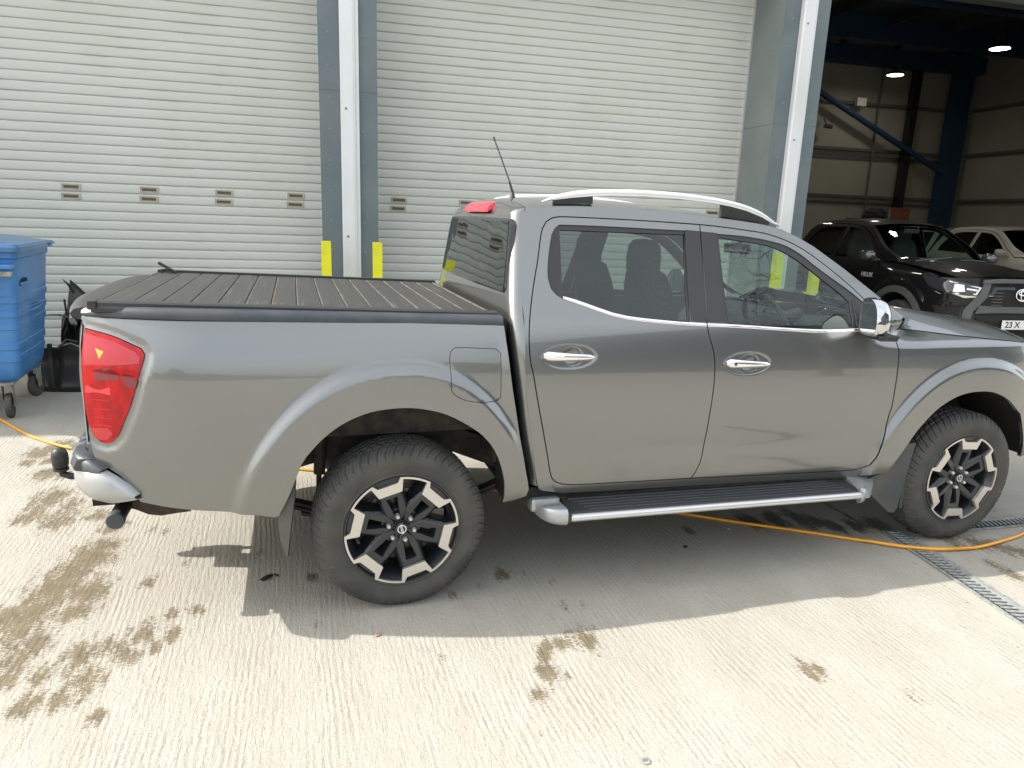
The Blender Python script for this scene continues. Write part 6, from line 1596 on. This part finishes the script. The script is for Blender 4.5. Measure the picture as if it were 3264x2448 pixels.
def other_pickup(name, loc, rz, label, pm, hero, canopy):
    root = empty(name, loc, rz, label, 'pickup truck')
    P_ = lambda nm, ol, mt, side, par=root, **k: panel(nm, ol, mt, par, side, fn=hw2, **k)
    for side in (-1, 1):
        wfr = smooth_poly([(-.62,1.235),(-.78,1.345),(-1.00,1.50),(-1.20,1.615),(-1.36,1.665),(-1.62,1.685),(-1.66,1.245)], .08, 40)
        wre = smooth_poly([(-1.74,1.245),(-1.71,1.685),(-2.05,1.680),(-2.28,1.655),(-2.42,1.56),(-2.56,1.38),(-2.58,1.265)], .08, 40)
        fdoor = smooth_poly([(-.50,1.225),(-.72,1.36),(-.98,1.54),(-1.20,1.66),(-1.38,1.708),(-1.68,1.725),(-1.70,1.2),(-1.70,.60),(-1.62,.50),(-.68,.50),(-.58,.62),(-.54,.9)], .1, 30)
        rdoor = smooth_poly([(-1.72,.52),(-1.71,1.722),(-2.10,1.718),(-2.34,1.69),(-2.52,1.54),(-2.66,1.30),(-2.68,1.10),(-2.62,.85),(-2.50,.66),(-2.42,.50),(-1.80,.50)], .1, 30)
        fen = smooth_poly([(-.56,1.20),(-.40,1.222),(.0,1.19),(.35,1.155),(.55,1.125),(.57,1.02),(.60,.88),(.56,.70),(.54,.55)]+[p for p in arc_pts(0, .46, a0=14, a1=184)]+[(-.54,.44),(-.62,.46),(-.58,.62),(-.54,.9)], .1, 25)
        d1 = P_('front_door', fdoor, pm, side, holes=[wfr], res=.05); P_('window_glass', offset_poly(wfr, -.004), MT['glass'] if hero else MT['darkglass'], side, d1, off=-.012, thick=.0001, res=.08)
        d2 = P_('rear_door', rdoor, pm, side, holes=[wre], res=.05); P_('window_glass', offset_poly(wre, -.004), MT['darkglass'], side, d2, off=-.012, thick=.0001, res=.08)
        P_('front_fender', fen, pm, side, res=.04)
        P_('headlamp_side', smooth_poly([(.330,1.128),(.40,1.150),(.56,1.124),(.590,1.015),(.52,1.010),(.42,1.055)], .05, 30), MT['headdark'], side, off=.004, thick=.01, res=.04)
        sp = smooth_poly([(-.36,1.250),(-.62,1.40),(-.90,1.57),(-1.12,1.70),(-1.36,1.765),(-1.70,1.785),(-2.10,1.780),(-2.40,1.75),(-2.60,1.64),(-2.76,1.30),(-2.78,1.0),(-2.66,.80),(-2.48,.47),(-2.42,.48),(-2.50,.64),(-2.62,.84),(-2.69,1.10),(-2.67,1.30),(-2.53,1.545),(-2.35,1.70),(-2.10,1.727),(-1.70,1.735),(-1.38,1.717),(-1.19,1.668),(-.97,1.548),(-.71,1.368),(-.50,1.232)], .1, 30)
        P_('cab_side', sp, pm, side, res=.04)
        P_('sill', [(-.62,.49),(-.60,.42),(-2.46,.42),(-2.44,.49)], pm, side, res=.1)
        bed = smooth_poly([(-2.80,1.20),(-4.20,1.20),(-4.22,.70),(-4.05,.58),(-3.60,.52)]+list(reversed(arc_pts(-3.085, .46, a0=8, a1=172)))[0:]+[(-2.62,.50),(-2.70,.75),(-2.80,1.0)], .1, 25)
        P_('bed_side', bed, pm, side, res=.06)
        if canopy:
            P_('canopy_side', smooth_poly([(-2.84,1.215),(-2.80,1.60),(-2.86,1.78),(-4.1,1.76),(-4.22,1.215)], .1, 30), pm, side, res=.1)
            P_('canopy_window', smooth_poly([(-2.95,1.30),(-2.95,1.66),(-3.9,1.64),(-4.0,1.30)], .1, 30), MT['gloss'], side, off=.004, thick=.004, res=.1)
        # arch mouldings
        for cx in (0.0, -3.085):
            oo = arc_pts(cx, .545, a0=-3, a1=184); ii = list(reversed(arc_pts(cx, .455, a0=2, a1=180)))
            P_('arch_moulding', oo+ii, MT['flareblack'] if hero else pm, side, off=.018, thick=.03, res=.05)
        for cx in (0.0, -3.085):
            lin = MB(); pp = arc_pts(cx, .47); lin.grid([[(x, side*.90, z), (x, side*.55, z)] for x, z in pp]); lin.build('arch_liner', MT['dark'], root)
        # door mirror
        mm = MB(); rows = []
        for k, (dx, sc) in enumerate(((-.05, .95), (-.045, 1.0), (0, 1.0), (.05, .85), (.085, .5), (.095, .1))):
            rows.append([(-.62+dx, side*(.985+.105*sc*math.copysign(abs(math.cos(a))**.7, math.cos(a))), 1.30+.075*sc*math.copysign(abs(math.sin(a))**.7, math.sin(a))) for a in np.linspace(0, 2*PI, 17)[:-1]])
        mm.grid(rows, close=True); mm.add(rows[0], [tuple(range(16))]); mm.box(-.64, -.58, min(side*.82, side*.95), max(side*.82, side*.95), 1.235, 1.262)
        mm.build('door_mirror', MT['mirrorcap'] if hero else pm, root, smooth=True, sharp=50)
        # chrome belt line
        P_('belt_strip', [(-.60,1.232),(-1.68,1.242),(-1.68,1.230),(-.60,1.218)], MT['gloss'], side, off=.003, thick=.005, res=.1)
        for hx in (-1.56, -2.42):
            hh = MB(); y0 = side*(float(hw2(hx, 1.05))+.02); hh.box(hx-.11, hx+.11, y0-.010, y0+.010, 1.04, 1.066, bev=.006); hh.build('door_handle', MT['chrome'], root)
        # wheels
        for cx in (0.0, -3.085):
            W = bpy.data.objects.new('wheel', None); link(W, root); W.location = (cx, side*.79, .375); W.rotation_euler = (0, 0, 0 if side < 0 else PI)
            link(bpy.data.objects.new('tyre', WM['tyre']), W); link(bpy.data.objects.new('rim', WM['rim']), W); link(bpy.data.objects.new('rim_face', WM['face']), W)
    # roof, screen, bonnet
    sx_ = [-.36, -.62, -.90, -1.12, -1.36, -1.70, -2.10, -2.40, -2.60]; sz_ = [1.250, 1.40, 1.57, 1.70, 1.765, 1.785, 1.780, 1.75, 1.64]
    pz = lambda x: float(np.interp(-x, [-a for a in sx_], sz_))
    rows = []
    for x in np.linspace(-1.16, -2.60, 14):
        x = float(x); z = pz(x); yw = float(hw2(x, z)); rows.append([(x+(.10*(1-(t*t)) if x > -1.2 else 0), t*yw, z+.045*(1-abs(t)**2.4)) for t in np.linspace(-1, 1, 17)])
    rows.append([(-2.76, t*.80, 1.25) for t in np.linspace(-1, 1, 17)])
    m = MB(); m.grid(rows); m.build('roof', pm, root, smooth=True, sharp=50)
    rows = []
    for x in np.linspace(-.30, -1.155, 10):
        x = float(x); z = pz(min(x, -.36))-.004; yw = float(hw2(min(x, -.36), z))-.035; k = (x+.30)/-.855
        rows.append([(x+(.22-.10*k)*(1-t*t)-.06*(1-k), t*yw, z+.030*k*(1-abs(t)**2.4)) for t in np.linspace(-1, 1, 17)])
    m = MB(); m.grid(rows); scr = m.build('windscreen', MT['screen'] if hero else MT['darkglass'], root, smooth=True, sharp=60)
    for s_ in (-1, 1):
        m = MB(); rr = []
        for x in np.linspace(-.34, -1.18, 10):
            x = float(x); z = pz(min(x, -.36)); yw = float(hw2(min(x, -.36), z)); rr.append([(x, s_*yw, z), (x+.020, s_*(yw-.045), z+.004)])
        m.grid(rr)
        m.build('screen_pillar', pm, root, smooth=True)
    rows = []
    for x in np.linspace(-.38, .74, 16):
        x = float(x); k = (x+.38)/1.12; ze = 1.238-.075*k-.055*k**3; yw = .735-.03*k-.05*k**4
        rows.append([(x+(.18*(1-t*t)*max(0, k-.2) if k > .2 else .12*(1-t*t)*(1-5*k)*0), t*yw, ze+.070*(1-abs(t)**2.6)*(1-.55*k)+.012*math.exp(-((abs(t)-.55)/.09)**2)*(1-k*.6)) for t in np.linspace(-1, 1, 25)])
    m = MB(); m.grid(rows); m.build('bonnet', pm, root, smooth=True, sharp=60)
    m = MB(); m.grid([[(-.40+.20*(1-t*t), t*.73, 1.246+.05*(1-t*t)*.6), (-.28+.20*(1-t*t), t*.735, 1.238+.05*(1-t*t)*.9)] for t in np.linspace(-1, 1, 13)]); m.build('cowl_panel', MT['plastic'], root)
    for a_, b_ in (((-.16, -.60, 1.262), (-.24, .02, 1.315)), ((-.12, .05, 1.29), (-.24, .55, 1.275))):
        m = MB(); m.tube([a_, tuple((Vector(a_)+Vector(b_))/2+Vector((.03, 0, .008))), b_], .008, 6); m.build('wiper', MT['greyplastic'], root)
    # body core so nothing shows through
    m = MB(); m.box(-2.75, -.40, -.80, .80, .42, .62); m.box(-.50, .60, -.52, .52, .40, 1.12); m.box(-.50, -.42, -.78, .78, .42, 1.18); m.box(-4.2, -2.76, -.50, .50, .45, .60); m.box(-2.78, -2.74, -.76, .76, .6, 1.25)
    m.box(-4.18, -2.8, -.72, .72, .75, 1.10); m.build('underbody', MT['dark'], root)
    m = MB(); rows = [[(x, y, z) for y in np.linspace(-.72, .72, 9)] for x, z in ((-.95, .9), (-.95, 1.12), (-.88, 1.20), (-.60, 1.235), (-.36, 1.235))]; m.grid(rows); m.build('dashboard', MT['trim'], root, smooth=True)
    for y in (-.37, .37):
        s2 = seat(-1.55, y, root); s2.scale = (1, 1, 1.03)
    m = MB(); Ms = Matrix.Translation((-1.00, -.37, 1.20)) @ Matrix.Rotation(R(-24), 4, 'Y'); m.tube([Ms @ Vector((0, .185*math.cos(a), .185*math.sin(a))) for a in np.linspace(0, 2*PI, 25)[:-1]], .015, 8, closed=True); m.build('steering_wheel', MT['satin'], root, smooth=True)
    m = MB(); m.box(-1.10, -1.07, -.12, .12, 1.62, 1.685, bev=.01); m.build('inside_mirror', MT['trim'], root)
    # nose surface: seen from the front, u across, z up
    def nose(u, z):
        u = np.asarray(u, float); z = np.asarray(z, float); a = np.abs(u)
        return .985-.20*(a/.88)**3-4.2*np.clip(a-.84, 0, None)**1.15-.22*np.clip(z-.93, 0, None)-.25*np.clip(.52-z, 0, None)+.03*np.exp(-((z-.60)/.10)**2)
    RN = Matrix.Rotation(PI/2, 4, 'Z')
    def FR(nm, poly, mt, off=0.0, par=None, thick=.02, res=.04, sm=True):
        o = panel(nm, poly, mt, par or root, -1, fn=nose, off=off, thick=thick, res=res)
        if par is None or par is root: o.rotation_euler = (0, 0, PI/2)
        return o
    nb = FR('bumper_face', [(-.915,.36),(.915,.36),(.93,.70),(.925,1.02),(.90,1.10),(.70,1.115),(.42,1.125),(-.42,1.125),(-.70,1.115),(-.90,1.10),(-.925,1.02),(-.93,.70)], pm, 0, res=.04)
    for s_ in (-1, 1):
        F_ = lambda pts: [(s_*a, b_) for a, b_ in (pts if s_ > 0 else list(reversed(pts)))]
        hl = FR('headlamp', smooth_poly(F_([(.935,1.085),(.905,1.108),(.80,1.078),(.66,1.048),(.515,1.018),(.50,1.000),(.565,.915),(.66,.905),(.80,.920),(.86,.935),(.915,.985)]), .05, 30), MT['headdark'], .004)
        FR('lamp_light_bar', F_([(.845,1.075),(.52,1.012),(.575,.920),(.80,.925),(.795,.938),(.590,.935),(.548,1.004),(.845,1.062)]), MT['drl'], .006, hl, .004)
        FR('lamp_reflector', F_([(.80,1.045),(.71,1.035),(.70,.955),(.82,.945)]), MT['headlens'], .006, hl, .004)
        FR('lamp_light_bar', F_([(.68,1.000),(.57,.985),(.575,.968),(.685,.978)]), MT['drl'], .006, hl, .004)
        if hero:
            FR('lamp_trim', F_([(.90,.935),(.82,.928),(.58,.905),(.56,.893),(.70,.880),(.88,.905)]), MT['alu'], .008)
            FR('grille_leg', F_([(.505,1.055),(.42,1.060),(.46,.90),(.60,.72),(.62,.45),(.72,.45),(.70,.74),(.60,.88),(.555,.93)]), MT['greyplastic'], .022, None, .03)
            FR('fog_panel', F_([(.90,.86),(.66,.86),(.72,.76),(.90,.77)]), pm, .018, None, .02)
            FR('fog_recess', smooth_poly(F_([(.90,.765),(.735,.755),(.745,.62),(.88,.62)]), .05, 30), MT['dark'], .012, None, .004)
    FR('grille_back', [(-.43,.62),(.43,.62),(.50,.80),(.42,1.045),(-.42,1.045),(-.50,.80)], MT['dark'], .006, None, .006)
    if hero:
        FR('grille_top', [(-.52,1.060),(.52,1.060),(.50,1.105),(.30,1.125),(-.30,1.125),(-.50,1.105)], MT['greyplastic'], .020, None, .03)
        for k in range(6):
            z = .925+.018*k-.03*0; zz = .80+.038*k
            FR('grille_bar', [(-.40,zz),(.40,zz),(.40,zz+.010),(-.40,zz+.010)], MT['greyplastic'], .020, None, .012)
        FR('grille_chrome', [(-.115,1.030),(-.385,1.022),(-.455,.915),(-.405,.915),(-.350,.990),(-.115,.998)], MT['chrome'], .028, None, .02)
        FR('grille_chrome', [(.115,.998),(.350,.990),(.405,.915),(.455,.915),(.385,1.022),(.115,1.030)], MT['chrome'], .028, None, .02)
        FR('bumper_bar', [(-.58,.70),(.58,.70),(.54,.80),(.34,.79),(-.34,.79),(-.54,.80)], MT['greyplastic'], .030, None, .03)
        FR('intake', [(-.56,.45),(.56,.45),(.56,.69),(-.56,.69)], MT['dark'], .010, None, .006)
        # emblem: three interlocked ovals
        e = MB(); xb = .985+.035
        def oval(ry, rz, cz, cy=0.0, r0=.0085): e.tube([(xb-.22*max(0, z_-.93), cy+ry*math.cos(a), z_) for a in np.linspace(0, 2*PI, 33)[:-1] for z_ in (cz+rz*math.sin(a),)], r0, 6, closed=True)
        oval(.105, .070, .935); oval(.038, .066, .937); oval(.070, .024, .958); e.build('emblem', MT['chrome'], root, smooth=True)
        pl = MB(); pl.box(1.045, 1.055, -.26, .26, .520, .632, bev=.004); plate = pl.build('number_plate', MT['platewhite'], root)
        Mt = Matrix.Translation((1.0562, -.115, .576)) @ Matrix.Rotation(PI/2, 4, 'Z') @ Matrix.Rotation(PI/2, 4, 'X')
        text_mesh('plate_text', '23 X', .105, MT['gloss'], plate, Mt, .0006, True)
        # door badge
        yb = -(float(hw2(-.72, 1.02))+.004); Mt = Matrix.Translation((-.70, yb, 1.03)) @ Matrix.Rotation(PI/2, 4, 'X')
        text_mesh('door_badge', 'HILUX', .085, MT['drl'], root, Mt, .002, True)
    else:
        FR('grille_chrome', [(-.42,.80),(.42,.80),(.44,.83),(-.44,.83)], MT['chrome'], .03, None, .02)
        yb = -(float(hw2(-.62, 1.0))+.004); g_ = MB(); g_.box(-.78, -.52, yb-.002, yb, 1.015, 1.05); g_.box(-.70, -.66, yb-.003, yb, 1.05, 1.062); g_.build('fender_badge', MT['gloss'], root)
    for cx in (0, -3.085):
        m = MB(); m.tube([(cx, -.74, .375), (cx, .74, .375)], .043, 8); m.build('axle', MT['frame'], root)
    return root
MT['platewhite'] = mat('number_plate_white', (.80, .80, .77), .35)
other_pickup('pickup_truck', (8.194, 3.715, .082), R(-96.99), 'black pickup truck facing out of the open bay, nose behind the grey bonnet', MT['blackpaint'], True, False)
other_pickup('pickup_truck', (13.626, 6.139, .09), R(-99.0), 'white pickup truck with hard canopy parked inside to the right of the black one', MT['whitepaint'], False, True)

# shelf of parts behind the black pickup
sh = empty('parts_shelf', wall(13.2, 12.0), WY, 'dark shelf of parts against the back wall behind the black pickup', 'shelf')
m = MB(); m.box(-.75, .65, -.3, .3, 1.97, 2.02); m.box(-.75, .65, -.3, .3, 1.2, 1.25); m.build('shelf_board', MT['inrail'], sh)
for (x, y) in ((-.72, -.27), (.62, -.27), (-.72, .27), (.62, .27)):
    m = MB(); m.box(x-.025, x+.025, y-.025, y+.025, .075, 2.02); m.build('upright', MT['inrail'], sh)
MT['crate'] = mat('orange_crate', (.20, .065, .028), .7)
cr = empty('storage_crate', wall(13.50, 11.85, 2.02), WY, 'orange brown crate standing on the parts shelf', 'crate')
m = MB(); m.box(-.28, .28, -.2, .2, 0, .27, bev=.01); m.box(-.30, .30, -.22, .22, .25, .28, bev=.006); m.build('crate_body', MT['crate'], cr)
m = MB(); m.box(-.34, -.285, -.2, .2, .0, .285, bev=.01); m.build('crate_end', MT['galvold'], cr)
bg = lump('black_bag', wall(12.95, 11.85, 2.02), (.28, .20, .22), 'lumpy black bag beside the crate on the parts shelf', 'bag', MT['scrap'], 11, flat=.9)
wk = empty('work_lamp', wall(12.2, 11.2, 0), WY, 'small black work lamp on a stand behind the black pickup', 'work lamp')
m = MB(); m.tube([(0, 0, .08), (0, 0, 1.98)], .02, 6); m.box(-.2, .2, -.02, .02, .075, .10); m.build('stand', MT['inrail'], wk); m = MB(); m.box(-.14, .10, -.06, .06, 1.96, 2.10, bev=.02); m.build('lamp_head', MT['scrap'], wk)

# ==================================================================
#  WHAT THE PAINT AND GLASS REFLECT: guessed things added behind the camera
# ==================================================================
MT['bark'] = mat('bark', (.085, .070, .055), .9)
def bare_tree(loc, h, seed, label, group=None):
    r2 = random.Random(seed); root = empty('bare_tree', loc, 0, label, 'tree', group)
    tr_ = MB(); br = MB()
    def grow(p, d, ln, rad, lv, mb):
        pts = [p]; rs = [rad]; q = p.copy(); dd = d.copy()
        for i in range(3):
            dd = (dd+Vector((r2.uniform(-.16, .16), r2.uniform(-.16, .16), r2.uniform(-.04, .12)))).normalized(); q = q+dd*ln/3; pts.append(q.copy()); rs.append(max(.004, rad*(1-.22*(i+1))))
        mb.tube(pts, rs, 5 if lv < 3 else 3, caps=False)
        if lv >= 6: return
        for k in range(3 if lv < 3 else 4):
            i = r2.choice((1, 2, 3)) if k else 3; a = r2.uniform(0, 2*PI); sp = r2.uniform(.35, .85)
            side = dd.orthogonal().normalized(); side.rotate(Matrix.Rotation(a, 3, dd)); nd = (dd*math.cos(sp)+side*math.sin(sp)).normalized()
            grow(pts[i], nd, ln*r2.uniform(.58, .80), rs[i]*.68, lv+1, br)
    grow(Vector((0, 0, 0)), Vector((0, 0, 1)), h*.30, h*.020, 0, tr_)
    zmax = max(v[2] for v in br.v); k_ = 9.4/zmax
    tr_.v = [(a*k_, b*k_, c*k_) for a, b, c in tr_.v]; br.v = [(a*k_, b*k_, c*k_) for a, b, c in br.v]
    tr_.build('trunk', MT['bark'], root, smooth=True, recalc=False); br.build('branches', MT['bark'], root, smooth=False, recalc=False)
    return root
bare_tree((8.6, -8.3, 0), 11.0, 3, 'unseen bare winter tree added to mirror in the side windows of the grey truck')
MT['hedge'] = mat('distant_scrub', (.055, .060, .032), .9); noise_mix(MT['hedge'], (.035, .045, .022), (.095, .085, .050), .9)
r3 = random.Random(5); m = MB()
rows = []
for i in range(120):
    x = -80+i*1.4; h = 3.2+1.8*math.sin(i*.31)+1.2*math.sin(i*.83+1)+r3.uniform(-.5, .5); y = -38+4*math.sin(i*.13)
    rows.append([(x, y-1.5, 0), (x, y-1.2, h*.6), (x+r3.uniform(-.3, .3), y, h), (x, y+1.5, h*.7), (x, y+2, 0)])
m.grid(rows); hd = m.build('hedgerow', MT['hedge'], None, smooth=True); tag(hd, 'unseen distant hedgerow added to mirror as a dark band in the truck doors', kind='stuff')

# guessed dark unit added across the yard, mirrored in the front door and wing
MT['darkclad'] = mat('dark_blue_cladding', (.02, .028, .036), .6); noise_mix(MT['darkclad'], (.017, .025, .034), (.028, .036, .046), .6)
nb = empty('unseen_unit', (13.4, -15.0, 0), R(-6), 'guessed dark blue clad unit added across the yard, seen only as a reflection in the front door', 'building')
m = MB(); m.box(0, 34, -22, 0, 0, 11); m.build('wall', MT['darkclad'], nb)
m = MB(); m.box(-.15, 34.15, -22.15, .15, 11, 11.25); m.build('eaves_trim', MT['cladding'], nb)
m = MB(); m.box(4.0, 8.6, .0, .06, .02, 4.6); m.build('shutter_door', MT['reveal'], nb)
for i in range(3):
    m = MB(); m.box(11+i*3.4, 12.8+i*3.4, .0, .04, 1.0, 2.2); m.build('window', MT['gloss'], nb)
